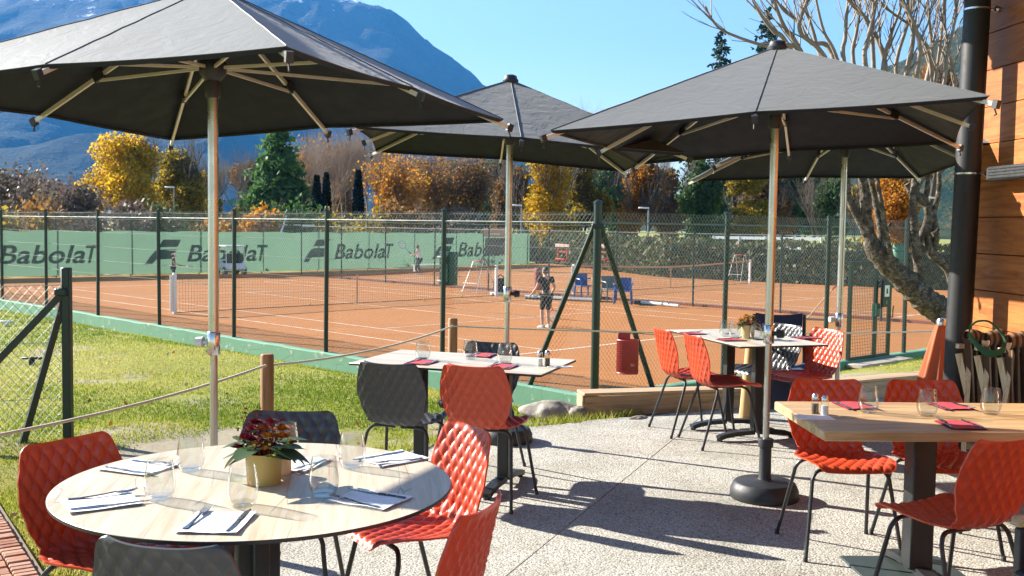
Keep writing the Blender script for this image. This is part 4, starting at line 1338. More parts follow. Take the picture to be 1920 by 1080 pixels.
def bare_tree(name, label, px, pytop, Y, mat, seed, depth=4, spread=.38, r=None, stems=1, lean=0, group='bare trees beyond the courts', leaf=None, nleaf=0, up=.3, lsize=.16, kids=3, twig=None):
    rr = random.Random(seed); rng = np.random.default_rng(seed)
    top = on_y(px, pytop, Y); H = top.z - GZ
    o = thing(name, label, 'tree', (top.x, Y, GZ), 0, group)
    TW = Tubes() if twig is not None else None
    T = Tubes(TW, 3); ends = []
    for s_ in range(stems):
        d = Vector((lean + rr.gauss(0, .12 * (stems > 1)), rr.gauss(0, .1), 1)).normalized()
        T.branch(Vector((rr.gauss(0, .25) * (stems > 1), rr.gauss(0, .25) * (stems > 1), 0)), d, H * .46, r or H * .012, depth, rr, spread, up, kids, .6, .09, ends, 5)
    # scale the skeleton so its tip reaches the photo's height
    zmax = max(v_[2] for v_ in T.V + (TW.V if TW else [])); k = H / zmax
    T.V = [(x*k, y*k, z*k) for x, y, z in T.V]; ends = [e * k for e in ends]
    link('trunk', T.mesh('trunk', mat), o)
    if TW:
        TW.V = [(x*k, y*k, z*k) for x, y, z in TW.V]
        link('twigs', TW.mesh('twigs', twig), o)
    if leaf is not None:
        P = np.array([[*e] for e in ends]); P = P[rng.integers(0, len(P), nleaf)] + rng.normal(size=(nleaf, 3)) * .35
        V, Fc = leaf_quads(P, lsize, rng)
        link('crown', np_mesh('crown', V, Fc, leaf), o)
    return o
def conifer(name, label, px, pytop, Y, halfw_px, mat, n, seed, group, size=.2, open_=.0, droop=.25, base_f=.04, power=.8):
    rng = np.random.default_rng(seed); rr = random.Random(seed)
    top = on_y(px, pytop, Y); H = top.z - GZ; w = halfw_px / F_PX * Y
    o = thing(name, label, 'tree', (top.x, Y, GZ), 0, group)
    T = Tubes(); T.seg(Vector((0, 0, 0)), Vector((0, 0, H*.97)), H*.014 + .05, .02, 7)
    pts = []
    nb = int(60 + n / 60)
    for k in range(nb):
        f = base_f + (1 - base_f) * (k + rr.random()) / nb
        L = w * max(.03, (1 - f)) ** power * rr.uniform(.68, 1.12)
        an = rr.uniform(0, 2*PI); d = Vector((math.cos(an), math.sin(an), 0))
        z0 = H * f
        tip = d * L + Vector((0, 0, z0 - droop * L + .1*L))
        T.seg(Vector((0, 0, z0)), tip, .03, .008, 3)
        m_ = int(max(6, n / nb * (L / w) * 1.9))
        u = rng.uniform(.15, 1, m_) ** .7
        spread_ = .10 * L + .10
        q = np.outer(u, [d.x*L, d.y*L, -droop*L]) + [0, 0, z0] + rng.normal(size=(m_, 3)) * np.array([spread_, spread_, spread_*.55]) * (.35 + u[:, None])
        pts.append(q)
    P = np.concatenate(pts); P = P[P[:, 2] > .1]
    link('trunk', T.mesh('trunk', bark), o)
    V, Fc = leaf_quads(P, size, rng, .25, .45)
    link('crown', np_mesh('crown', V, Fc, mat), o)
    return o
def bush(label, x, y, r_, h, mat, n, seed, group='shrubs behind the windscreens', size=.13, z0=GZ):
    rng = np.random.default_rng(seed); rr = random.Random(seed)
    o = thing('shrub', label, 'shrub', (x, y, z0), 0, group)
    T = Tubes()
    for k in range(5):
        a = rr.uniform(0, 2*PI)
        T.branch(Vector((0, 0, 0)), Vector((math.cos(a)*.5, math.sin(a)*.5, 1)).normalized(), h*.5, .025, 2, rr, .5, .2, 2, .6, .12)
    link('stem', T.mesh('stem', bark), o)
    lb = [(rr.gauss(0, r_*.35), rr.gauss(0, r_*.35), h*rr.uniform(.25, .72), r_*.5, r_*.5, h*.28) for _ in range(7)]
    V, Fc = leaf_quads(lobe_points(lb, n, rng, .4), size, rng)
    link('foliage', np_mesh('foliage', V, Fc, mat), o)

TG = 'trees beyond the courts'
broad_tree('maple_tree', 'bright yellow round autumn tree behind the left windscreen', 232, 252, 78, 80, L_yellow, 9500, 1, size=.21, lobes=15, shell=.45)
broad_tree('maple_tree', 'olive and amber autumn tree next to the bright yellow one', 336, 280, 84, 62, L_olive, 8000, 2, size=.21, lobes=13, shell=.45)
bare_tree('bare_tree', 'dark bare tree between the amber tree and the green pine', 437, 262, 88, bark, 3, 4, .36)
bare_tree('bare_tree', 'thin dark bare tree just behind the parasol pole', 410, 285, 95, bark, 33, 4, .40)
conifer('pine_tree', 'broad green pine standing left of the dark cypresses', 522, 226, 74, 96, L_pine, 15000, 4, TG, .22, 0, .12, .03, .75)
bare_tree('birch_tree', 'tall white stemmed bare birch behind the dark cypress pair', 606, 190, 92, bark_pale, 5, 4, .34, .12, 3, 0.02, twig=bark_red)
bare_tree('birch_tree', 'pale bare birch to the right of the tall birch', 660, 200, 96, bark_pale, 6, 4, .34, .11, 3, twig=bark_red)
bare_tree('bare_tree', 'grey bare tree between birches and russet tree', 632, 225, 100, bark_red, 7, 4, .42, None, 2, leaf=L_brown, nleaf=700)
bare_tree('bare_tree', 'bare grey tree above the lowered wing of the middle parasol', 700, 215, 108, bark_red, 71, 4, .42, None, 2, leaf=L_grey, nleaf=500)
bare_tree('bare_tree', 'bare brown tree right beside the green pine', 575, 240, 98, bark_red, 72, 4, .42, None, 2, leaf=L_brown, nleaf=900)
bare_tree('russet_tree', 'russet tree with many upright twigs behind the windscreen', 745, 268, 76, bark_red, 8, 4, .42, None, 5, leaf=L_orange, nleaf=4200, kids=3, lsize=.10)
bare_tree('russet_tree', 'brown twiggy tree with few leaves left of the middle parasol pole', 800, 272, 82, bark_red, 81, 4, .42, None, 5, leaf=L_brown, nleaf=3200, lsize=.10)
bare_tree('russet_tree', 'dark brown twiggy tree behind the middle parasol pole', 880, 272, 80, bark, 9, 4, .42, None, 6, leaf=L_brown, nleaf=3000, lsize=.10)
broad_tree('green_tree', 'green tree half hidden behind the yellow poplar', 985, 262, 110, 45, L_green, 4500, 10, size=.26)
broad_tree('poplar_tree', 'golden yellow tree to the right of the middle parasol pole', 1030, 276, 72, 58, L_yellow, 7000, 11, size=.17, lobes=13, shell=.35, twigs=3)
broad_tree('poplar_tree', 'olive yellow tree with dark boughs behind the fence corner', 1100, 280, 76, 46, L_olive, 5200, 12, size=.17, lobes=11, shell=.3, twigs=3)
bare_tree('bare_tree', 'pale bare treetop poking up between the parasols', 1118, 160, 120, bark_pale, 13, 4, .40, None, 2, twig=bark_red)
broad_tree('orange_tree', 'orange autumn tree behind the corner post', 1205, 300, 70, 54, L_orange, 6000, 14, size=.17, lobes=12, shell=.35, twigs=3)
broad_tree('green_tree', 'dark evergreen between the orange and the yellow green tree', 1312, 295, 74, 46, L_green, 6500, 15, size=.2, lobes=12)
broad_tree('poplar_tree', 'yellow green tree beside the right hand parasol pole', 1402, 290, 68, 42, L_olive, 5500, 16, size=.17, lobes=11)
broad_tree('green_tree', 'dark green tree under the farthest parasol', 1500, 300, 90, 62, L_green, 5500, 17, size=.24)
broad_tree('orange_tree', 'orange leaved tree seen through the gnarled trunk', 1680, 325, 46, 70, L_orange, 8000, 18, size=.13, lobes=13, shell=.35, low=.35)
broad_tree('orange_tree', 'orange treetop high behind the bare shoots', 1760, 120, 78, 62, L_orange, 7500, 19, size=.2, lobes=13, low=.4)
conifer('spruce_tree', 'small dark spruce tip rising above the right parasol, standing alone', 1350, 58, 150, 95, L_spruce, 9000, 20, TG, .34, 0, .35, .03, .7)
conifer('spruce_tree', 'tall dark spruce behind the cap of the right parasol', 1442, 15, 140, 85, L_spruce, 9000, 21, TG, .34, 0, .35, .03, .7)
conifer('spruce_tree', 'dark spruce standing beyond the white railing', 1465, 300, 88, 36, L_spruce, 4200, 22, TG, .24, 0, .3)
for px, pt, hw, sd, lab in ((594, 328, 12, 1, 'left column of the dark cypress pair'), (612, 323, 10, 2, 'right column of the dark cypress pair'), (672, 318, 12, 3, 'single dark columnar cypress beside the birch')):
    rng = np.random.default_rng(60 + sd); top = on_y(px, pt, 70); H = top.z - GZ; w = hw / F_PX * 70
    o = thing('cypress_tree', lab, 'tree', (top.x, 70, GZ), 0, TG)
    n = 5200; z = rng.uniform(0, 1, n); a = rng.uniform(0, 2*PI, n); r_ = w * np.clip(np.sin(PI * np.clip(z * .55 + .42, 0, 1)), 0, 1) ** .6 * rng.uniform(.75, 1.05, n)
    V, Fc = leaf_quads(np.stack([r_*np.cos(a), r_*np.sin(a), .15 + z * (H - .2)], 1), .13, rng, 2.0, .5)
    link('crown', np_mesh('crown', V, Fc, L_cyp), o)
    T = Tubes(); T.seg(Vector((0, 0, 0)), Vector((0, 0, H*.9)), w*.72, w*.3, 8); link('trunk', T.mesh('trunk', bark), o)
fill = [(470, 300, 118, L_brown, 'brown thicket'), (560, 285, 122, L_grey, 'grey thicket'), (650, 275, 126, L_brown, 'russet brown thicket'), (720, 290, 112, L_orange, 'orange brown thicket'), (790, 300, 116, L_brown, 'dull brown thicket'), (850, 300, 108, L_grey, 'dusky thicket'), (925, 300, 104, L_green, 'dark green thicket'), (960, 315, 96, L_brown, 'brown undergrowth'), (1065, 300, 110, L_green, 'green thicket'), (1150, 305, 100, L_green, 'deep green thicket'), (1255, 315, 96, L_brown, 'brown thicket'), (1370, 310, 98, L_green, 'green undergrowth'), (1445, 320, 84, L_brown, 'brown undergrowth'), (1560, 335, 80, L_green, 'green thicket'), (380, 320, 110, L_olive, 'olive thicket'), (1620, 350, 74, L_olive, 'yellowing thicket')]
fw_ = ['right of the dark bare trees', 'between the pine and the birches', 'behind the birches', 'behind the russet tree', 'behind the brown twiggy tree', 'left of the middle parasol pole', 'behind the middle parasol pole', 'right of the middle parasol pole', 'between the golden and olive trees', 'between the olive and orange trees', 'between the orange tree and the evergreen', 'between the evergreen and the yellow green tree', 'behind the right parasol pole', 'under the farthest parasol', 'behind the amber tree', 'at the gate']
for i, ((px, pt, Y, mt, nm), wh) in enumerate(zip(fill, fw_)):
    broad_tree('thicket_tree', nm + ' of low trees ' + wh, px, pt, Y, 46, mt, 3600, 300 + i, size=.26, lobes=10, group='low trees filling the background', shell=.35, twigs=3)
# grey scrub at far left, shrubs behind the windscreens
for i, (px, pt, Y, sd) in enumerate(((25, 300, 82, 1), (75, 318, 74, 2), (128, 325, 70, 3), (-30, 290, 86, 4), (150, 340, 62, 5))):
    bare_tree('scrub_tree', ['grey leafless scrub tree at the foot of the mountain', 'grey brown scrub tree before the bright yellow tree', 'purple brown scrub beside the bright yellow tree', 'tall grey scrub tree at the far end of the scrub row', 'reddish scrub close to the bright yellow tree'][i], px, pt, Y, bark_red, 40 + sd, 4, .5, .05, 5, leaf=L_grey, nleaf=1800, group='grey scrub trees', kids=3, lsize=.15)
shr = ['russet shrub', 'dull green shrub', 'grey brown shrub', 'pinkish red shrub', 'yellow green shrub', 'dark green shrub']
smat = [L_orange, L_hedge, L_grey, L_brown, L_olive, L_green]
wher = ['at the far left end of the windscreen', 'behind the lettering tail of the left windscreen', 'below the grey scrub trees', 'below the bright yellow tree', 'between the bright yellow tree and the amber tree', 'below the amber tree', 'under the dark bare tree', 'under the pine', 'left of the cypress pair', 'under the cypress pair', 'below the single cypress', 'below the russet tree', 'left of the middle parasol pole', 'behind the end of the windscreen', 'under the olive yellow tree', 'below the orange tree']
for i in range(16):
    f = i / 15
    p = (B0.lerp(B1, f * 2) if f < .5 else B1.lerp(B2, (f - .5) * 2)) + Vector((-5.2, 5.6, 0))
    k = (i * 5 + i // 3) % 6
    bush(f'{shr[k]} {wher[i]}', p.x, p.y, 2.1, 3.6 + .5 * math.sin(i * 2.1) + f * .9, smat[k], 1500, 100 + i, size=.13)
# hedge along the far court
hp = [on_h(985, 488, HC), on_h(1240, 519.5, HC), on_h(1515, 533, HC), on_h(1790, 545, HC), Vector((26, 42, HC))]
rng = np.random.default_rng(5)
for i in range(len(hp) - 1):
    a, b = hp[i], hp[i+1]; d = b - a; L = d.length; d.normalize(); n_ = Vector((d.y, -d.x, 0))
    if n_.y > 0: n_ = -n_
    lab = ['clipped hedge bank behind the second court, end next to the windscreen', 'clipped hedge bank behind the hanging red chairs and the net', 'clipped hedge bank below the white railing', 'clipped hedge bank behind the gate and tree'][i]
    if i == 3: lab = 'clipped hedge bank running on behind the pillar'
    if i == 2: lab = 'clipped hedge bank behind the gate and the gnarled tree'
    if i == 1: lab = 'clipped hedge bank below the white railing'
    o = thing('hedge', lab, 'hedge', a, math.atan2(d.y, d.x), 'hedge banks behind the second court')
    sgn = -1
    n = int(L * 330)
    u = rng.uniform(0, L, n); h = rng.uniform(0, 1, n)
    side = rng.uniform(0, 1, n) < .68
    hh = 1.72 + .12 * np.sin(u * 1.3) 
    yy = np.where(side, .10 * rng.normal(size=n) + .25 * h, rng.uniform(.1, 2.4, n)); zz = np.where(side, h * hh, hh + rng.normal(size=n) * .09)
    V, Fc = leaf_quads(np.stack([u, yy, zz], 1), .11, rng, 1.0)
    link('foliage', np_mesh('foliage', V, Fc, L_hedge), o)
    MB().box((L/2, 1.25, .72), (L, 2.1, 1.6)).build('core', simple('hedge_core', (.022, .028, .014), .95, 0, .3, 2), o, False)
# white railing on the bank
ra = on_y(1338, 458, 58); rb_ = on_y(1540, 462, 54)
o = thing('railing', 'white metal railing standing on the hedge bank', 'railing', (ra.x, ra.y, ra.z - .9))
d = Vector((rb_.x - ra.x, rb_.y - ra.y, rb_.z - ra.z))
for k in range(5):
    p = d * (k / 4); MB().box(p + Vector((0, 0, .65)), (.1, .1, 1.45)).build('post', white_metal, o, False)
MB().bar(Vector((0, 0, 1.28)), d + Vector((0, 0, 1.28)), .08, .16).build('top_rail', white_metal, o, False)
for k, z, w in ((0.03, .80, .22), (.62, .74, .30)):
    MB().bar(d * k + Vector((0, -.02, z)), d * (k + w) + Vector((0, -.02, z)), .05, .22).build('panel', white_paint, o, False)
# lamp posts
for px, py, Y, lab in ((326, 352, 70, 'slim lamp post with white head before the amber tree'), (978, 386, 66, 'slim lamp post with white head right of the middle parasol pole'), (1216, 391, 62, 'slim lamp post with white head before the orange tree'), (1757, 372, 55, 'slim lamp post behind the gnarled tree')):
    p = on_y(px, py, Y); o = thing('lamp_post', lab, 'lamp post', (p.x, Y, GZ), 0, 'lamp posts beyond the courts')
    MB().tube([(0, 0, 0), (0, 0, p.z - GZ)], [.07, .04], 8).build('mast', simple('mast_grey', (.25, .27, .28), .5, .4), o)
    MB().bbox((-.28, 0, p.z - GZ + .03), (.62, .2, .1), .03).build('lamp_head', white_metal, o)
# floodlight arms and leaning lattice behind the left windscreen
p = on_y(537, 405, 60); q = on_y(505, 480, 56)
o = thing('floodlight_mast', 'slanting white metal mast and brace behind the left court fence', 'mast', (q.x, q.y, HC))
MB().tube([(0, 0, 0), (p.x - q.x, p.y - q.y, p.z - HC)], .05, 6).build('slanting_tube', white_metal, o)
MB().tube([(p.x - q.x, p.y - q.y, p.z - HC), (p.x - q.x + 1.7, p.y - q.y, 0)], .06, 6).build('brace', black_metal, o)
MB().tube([(p.x - q.x - .2, p.y - q.y, p.z - HC - .5), (p.x - q.x + 1.6, p.y - q.y, p.z - HC - .52)], .045, 6).build('cross_arm', white_metal, o)

# ------------------------------------------------------------------ printed windscreens
t = NT('windscreen_cloth')
v = t.pos()
c = t.mix(t.noise(v, .6, 4), (.095, .175, .125), (.13, .23, .16))
tr_ = t.n('ShaderNodeBsdfTranslucent'); t.l(c, tr_.inputs[0])
mx_ = t.n('ShaderNodeMixShader'); mx_.inputs[0].default_value = .55
t.l(t.bsdf(c, .85, 0, .15, t.bump(t.noise(v, 3, 4), .3, .05)), mx_.inputs[1]); t.l(tr_.outputs[0], mx_.inputs[2])
scr = t.done(mx_.outputs[0])
ink = simple('dark_green_ink', (.040, .085, .066), .85, 0, .15, 3)
def banner(a, b, label, letters, h0=.08, h1=1.98, thick=.012):
    d = (b - a); L = d.length; d.normalize()
    o = thing('windscreen', label, 'windscreen', (a.x, a.y, HC), math.atan2(d.y, d.x), 'printed windscreens')
    k = int(L / .4); rr = random.Random(int(L * 100))
    P, Q = [], []
    for i in range(k + 1):
        x = L * i / k; w = .018 * math.sin(i * 1.1) + rr.uniform(-.012, .012)
        zt = h1 + .02 * math.sin(i * .9) - .03 * (i % 8 == 4)
        P.append([Vector((x, -.10 + w * f, h0 + (zt - h0) * f)) for f in (0, .25, .5, .75, 1)])
    m = MB(); m.grid(P); m.build('cloth', scr, o)
    for x0, hgt, word, wx, ww in [(x_, h_, w_, a_, b_) for x_, h_ in letters for w_, a_, b_ in (('Babola', 0.0, 4.55), ('T', 4.42, .88))]:
        cu = bpy.data.curves.new('lettering', 'FONT'); cu.body = word; cu.size = hgt * 1.38; cu.shear = .24; cu.extrude = .003; cu.offset = .018; cu.space_character = 1.02
        to = bpy.data.objects.new('lettering_curve', cu); COL.objects.link(to)
        dg = bpy.context.evaluated_depsgraph_get(); me = bpy.data.meshes.new_from_object(to.evaluated_get(dg))
        bpy.data.objects.remove(to)
        me.materials.clear(); me.materials.append(ink)
        xs = np.array([v_.co.x for v_ in me.vertices]); sc = hgt * ww / (xs.max() - max(xs.min(), 0) * 0)
        for v_ in me.vertices: v_.co.x *= sc
        tx = link('lettering', me, o, (x0 + hgt * (2.15 + wx), -.150, .62)); tx.rotation_euler = (PI/2, 0, 0)
        if word == 'T': continue
        # double swoosh emblem: two slanted bars, the lower one broader
        for (pts_) in ([(.45, .62), (.62, .88), (.72, .98), (1.62, .98), (1.45, .66), (.60, .64)], [(-.25, -.12), (.05, .26), (.32, .50), (.55, .54), (1.40, .54), (1.18, .12), (.34, .10), (.10, -.12)]):
            MB().prism([(x*hgt*1.15, y*hgt*1.3) for x, y in pts_], 0, .006).build('emblem', ink, o, False)
            e = [c_ for c_ in o.children if c_.name.startswith('emblem')]
            for c_ in e:
                if c_.rotation_euler[0] == 0: c_.rotation_euler = (PI/2, 0, 0); c_.location = (x0, -.150, .62)
    return o
Lb1 = (B1 - B0).length; Lb2 = (B2 - B1).length
def along(px, py, a, b):
    # distance along a-b where the pixel's ray meets the vertical plane through it
    d = (b - a).normalized(); r_ = ray(px, py); n_ = Vector((-d.y, d.x, 0))
    k = a.dot(n_) / r_.dot(n_)
    return (r_ * k - a).dot(d)
banner(B0, B1, 'green printed windscreen with dark lettering behind the boy in the cap', [(along(-95, 480, B0, B1), .78), (along(278, 480, B0, B1), .78)])
banner(B1, B2, 'green printed windscreen with dark lettering behind the white shirted player', [(along(572, 475, B1, B2), .80), (along(812, 468, B1, B2), .86)])
# brown sign board
p = on_y(927, 436, 57)
o = thing('sign_board', 'pale brown sign board above the end of the windscreen', 'sign', (p.x, 57, HC))
MB().bbox((0, 0, p.z - HC), (1.15, .05, .48), .01).build('board', simple('sign_tan', (.40, .28, .2), .7), o)
MB().bbox((.05, 0, p.z - HC - .75), (1.1, .04, .9), .01).build('lower_board', simple('sign_dark', (.08, .09, .08), .7), o)
for sx in (-.6, .6): MB().tube([(sx, .06, 0), (sx, .06, p.z - HC + .35)], .03, 6).build('post', black_metal, o)
for i in range(6): MB().box((-.3 + i*.11, -.03, p.z - HC - .08), (.07, .008, .07)).build('lettering', white_paint, o, False)

# ------------------------------------------------------------------ haze
hz = NT('air')
vol = hz.n('ShaderNodeVolumePrincipled')
vol.inputs['Color'].default_value = (.070, .335, .83, 1)
vol.inputs['Density'].default_value = .00013
vol.inputs['Anisotropy'].default_value = .1
hz.l(vol.outputs[0], hz.out.inputs['Volume'])
air = MB().box((0, 2380, 425), (9000, 5000, 900)).build('haze', hz.mat, None, False)
stuff(air)
# ------------------------------------------------------------------ timber building on the right
WE = Vector((3.31, 7.55, 0)); WD = Vector((.056, -1, 0)).normalized()      # far end, direction towards the camera
WN = Vector((-WD.y, WD.x, 0)) * -1                                          # towards the terrace
if WN.x > 0: WN = -WN
t = NT('larch_boards')
v = t.coord('Object', (1.2, 11, 11))
oi = t.n('ShaderNodeObjectInfo')
vv = t.n('ShaderNodeVectorMath', operation='ADD'); t.l(v, vv.inputs[0])
cmb = t.n('ShaderNodeCombineXYZ'); t.l(t.math('MULTIPLY', oi.outputs['Random'], 40.0), cmb.inputs[0]); t.l(t.math('MULTIPLY', oi.outputs['Random'], 17.0), cmb.inputs[2])
t.l(cmb.outputs[0], vv.inputs[1])
g1 = t.noise(vv.outputs[0], 1.6, 6, .6, 1.6); 
kn = t.ramp(t.voro(vv.outputs[0], .55), [(.0, 1), (.10, 0)])
c = t.ramp(g1, [(.3, (.23, .062, .014)), (.5, (.39, .125, .028)), (.7, (.50, .19, .045))])
c = t.mix(t.math('MULTIPLY', kn, .8), c, (.10, .04, .015))
c = t.mix(t.math('MULTIPLY', oi.outputs['Random'], .35), c, (.24, .085, .025))
larch = t.done(t.bsdf(c, .5, 0, .35, t.bump(g1, .15, .004)))
bld = thing('timber_building', 'timber building wall of wide orange brown boards behind the pillar', 'building', WE, math.atan2(WD.y, WD.x))
# local axes: x runs towards the camera, y is away from or towards the terrace
ysgn = 1 if (Matrix.Rotation(math.atan2(WD.y, WD.x), 3, 'Z') @ Vector((0, 1, 0))).dot(WN) > 0 else -1
ph = .257; rr = random.Random(2)
z = -.12; k = 0
while z < 3.45:
    for x0, x1 in ((0, 3.4 + .5 * (k % 2)), (3.4 + .5 * (k % 2), 9.5)):
        MB().bbox(((x0 + x1)/2, -ysgn * .03 + ysgn * rr.uniform(-.0015, .0015), z + ph/2), (x1 - x0 - .004, .06, ph - .004), .0035).build('plank', larch, bld)
    z += ph; k += 1
MB().box((4.75, -ysgn * .16, 1.65), (9.5, .18, 3.6)).build('wall_core', simple('wall_core_dark', (.03, .02, .015), .9), bld, False)
MB().bbox((-.06, -ysgn * .06, 1.65), (.11, .22, 3.55), .008).build('corner_board', larch, bld)
roof_m = simple('roof_dark', (.035, .033, .032), .7)
MB().bbox((4.05, ysgn * (-1.35), 3.62), (9.3, 5.3, .16), .01).build('roof', roof_m, bld)
MB().bbox((4.05, ysgn * 1.325, 3.60), (9.3, .045, .20), .006).build('fascia', larch, bld)
for i in range(6):
    MB().bbox((.3 + i * 1.3, ysgn * .62, 3.48), (.08, 1.3, .10), .006).build('rafter', larch, bld)
# black steel pillar
pt, pb = on_y(1833, 0, 7.2), on_y(1793, 700, 7.2)
dz = (pt - pb) / (pt.z - pb.z); foot = pb - dz * pb.z; head = pb + dz * (3.54 - pb.z)
pil = thing('pillar', 'round black steel pipe column bracketed to the timber wall', 'pillar', foot)
MB().tube([(0, 0, 0), head - foot], .085, 36).build('shaft', simple('black_paint', (.011, .012, .014), .55, 0, .2, 10, .05, 100), pil)
MB().bbox((0, 0, .008), (.28, .28, .016), .004).build('base_plate', black_metal, pil)
MB().bbox(head - foot - Vector((0, 0, .01)), (.24, .24, .02), .004).build('head_plate', black_metal, pil)
for py in (18, 326):
    c_ = on_y(1830, py, 7.2); q = foot + dz * c_.z - foot
    MB().lathe([(.087, -.006), (.0885, -.006), (.0885, .006), (.087, .006)], 30, (dz.x * c_.z, dz.y * c_.z, c_.z)).build('band', steel, pil)
    m = MB(); m.tube([(dz.x*c_.z + .08, 0, c_.z), (dz.x*c_.z + .14, -.02, c_.z), (dz.x*c_.z + .17, -.02, c_.z)], .009, 8)
    m.sphere((dz.x*c_.z + .13, -.02, c_.z), .024, 10, 6); m.build('stay', steel, pil)
# heater bar on the wall
p = on_y(1905, 328, 7.1)
hb = thing('wall_heater', 'black bar heater fixed to the timber wall', 'heater', WE + WD * .52 + WN * .0 + Vector((0, 0, p.z)), math.atan2(WD.y, WD.x))
MB().bbox((.3, ysgn * .10, 0), (.68, .10, .095), .012).build('housing', dark_plastic, hb)
for x in (.05, .5): MB().bbox((x, ysgn * .03, 0), (.04, .06, .06), .004).build('bracket', black_metal, hb)
for i in range(4): MB().box((.3, ysgn * .152, -.03 + i*.02), (.60, .004, .006)).build('grille_slat', black_metal, hb, False)
# folded parasol cloth by the pillar
t = NT('terracotta_cloth'); v = t.coord()
cloth_red = t.done(t.bsdf(t.mix(t.noise(v, 6, 4), (.36, .09, .04), (.50, .17, .09)), .85, 0, .2, t.bump(t.noise(v, 60, 3), .2, .003)))
b_ = on_y(1764, 660, 7.7); fo = thing('folded_parasol', 'folded terracotta parasol cloth standing beside the black pillar', 'parasol', (b_.x, 7.7, 0))
P = []
n = 48
for i in range(12):
    f = i / 11; z = .90 - .84 * f
    row = []
    for j in range(n):
        w = 2*PI*j/n
        r_ = (.035 + .145 * f ** .8) * (1 + .16 * math.sin(w * 7 + f * 1.5) * (.4 + f))
        row.append(Vector((r_ * math.cos(w) - .05 * f, r_ * .75 * math.sin(w), z + .02 * math.sin(w*3) * f)))
    P.append(row + [row[0]])
m = MB(); m.grid(P); m.build('cloth', cloth_red, fo)
MB().lathe([(.04, .88), (.042, .91), (.03, .93), (0, .935)], 12).build('cap', steel, fo)
MB().tube([(-.02, 0, 0), (0, 0, .91)], .016, 8).build('pole', chrome, fo)
# folded deckchairs against the wall
stripe = NT('striped_canvas'); v = stripe.coord('Object', (24, 1, 1))
wvn = stripe.n('ShaderNodeTexWave'); wvn.inputs['Scale'].default_value = .32; stripe.l(v, wvn.inputs[0])
stripe_m = stripe.done(stripe.bsdf(stripe.ramp(wvn.outputs[1], [(.45, (.085, .05, .032)), (.55, (.25, .16, .10))]), .9, 0, .1))
frame_w = m_wood('pale_frame_wood', (.66, .52, .34), (.45, .32, .18), 'Z', 1.3, .5)
for i, (px, lean, rz, lab) in enumerate(((1842, .30, .25, 'folded deckchair with brown striped canvas leaning next to the pillar'), (1880, .22, .10, 'folded deckchair with brown striped canvas leaning between two others'), (1925, .18, -.05, 'folded deckchair leaning against the heater side of the timber wall'))):
    b_ = on_y(px, 760, 6.75 - i * .12); dc = thing('deckchair', lab, 'deckchair', (b_.x, b_.y, 0), rz, 'folded deckchairs by the wall')
    for sx in (-.16, .16):
        MB().bar((sx - .10, -.16, 0), (sx * .8 + .06, .05, .84), .03, .045).build('frame_leg', frame_w, dc, False)
        MB().bar((sx + .13, -.10, 0), (sx * .8 - .02, .06, .78), .03, .04).build('frame_leg', frame_w, dc, False)
    MB().bar((-.17, .05, .83), (.2, .05, .83), .035, .03).build('cross_bar', frame_w, dc, False)
    MB().bar((-.2, -.10, .2), (.2, -.10, .2), .03, .03).build('cross_bar', frame_w, dc, False)
    P = [[Vector((-.13 + .26 * a / 24, .02 - .11 * (1 - zz) + .028 * math.sin(a * 1.6 + zz*2), .16 + .72 * zz)) for zz in np.linspace(0, 1, 7)] for a in range(25)]
    m = MB(); m.grid(P); m.grid([[p + Vector((0, .006, 0)) for p in r_] for r_ in P]); m.build('canvas', stripe_m, dc)
    m = MB()
    P = []
    for a in range(17):
        w = 2*PI*a/16
        P.append([Vector((-.12 + .25*k/6, .03 + .055*math.cos(w) + .01*math.sin(k), .88 + .05*math.sin(w) + .015*math.sin(k*1.3))) for k in range(7)])
    m.grid(P); m.build('rolled_canvas', stripe_m, dc)
gb = on_y(1850, 640, 6.45)
o = thing('green_sling', 'green webbing sling looped over the folded deckchairs', 'sling', gb)
webbing = simple('green_webbing', (.015, .11, .055), .7, 0, .15, 20, .2, 200)
P = catmull([(-.11, -.02, .10), (-.125, -.03, .05), (-.07, -.05, -.03), (0, -.06, -.07), (.08, -.05, -.05), (.11, -.03, .0)], 5)
m = MB(); m.grid([[p + Vector((0, 0, -.022)), p + Vector((0, -.006, 0)), p + Vector((0, 0, .022))] for p in P]); m.grid([[p + Vector((0, .005, -.022)), p + Vector((0, .0, 0)), p + Vector((0, .005, .022))] for p in P]); m.build('band', webbing, o)
MB().tube(catmull([(-.11, -.02, .10), (-.06, 0, .125), (.02, .01, .12), (.09, .0, .05), (.11, -.02, .0)], 5), .007, 6).build('handle_cord', webbing, o)
# dark object at the lower right corner: a wooden armed chair
p = on_h(1912, 1030, .6)
ac = thing('armchair', 'black backed chair with a wooden arm at the corner beside the thick table', 'chair', (p.x + .37, p.y + .02, 0), R(100))
MB().bbox((0, -.24, .62), (.5, .045, .42), .02).build('backrest', black_metal, ac)
MB().bbox((0, 0, .44), (.5, .48, .05), .02).build('seat', black_metal, ac)
for sx in (-1, 1):
    MB().bbox((sx*.26, -.02, .62), (.05, .5, .03), .006).build('armrest', oak3, ac)
    for y in (-.23, .21): MB().bbox((sx*.25, y, .3), (.035, .035, .6), .004).build('leg', black_metal, ac)

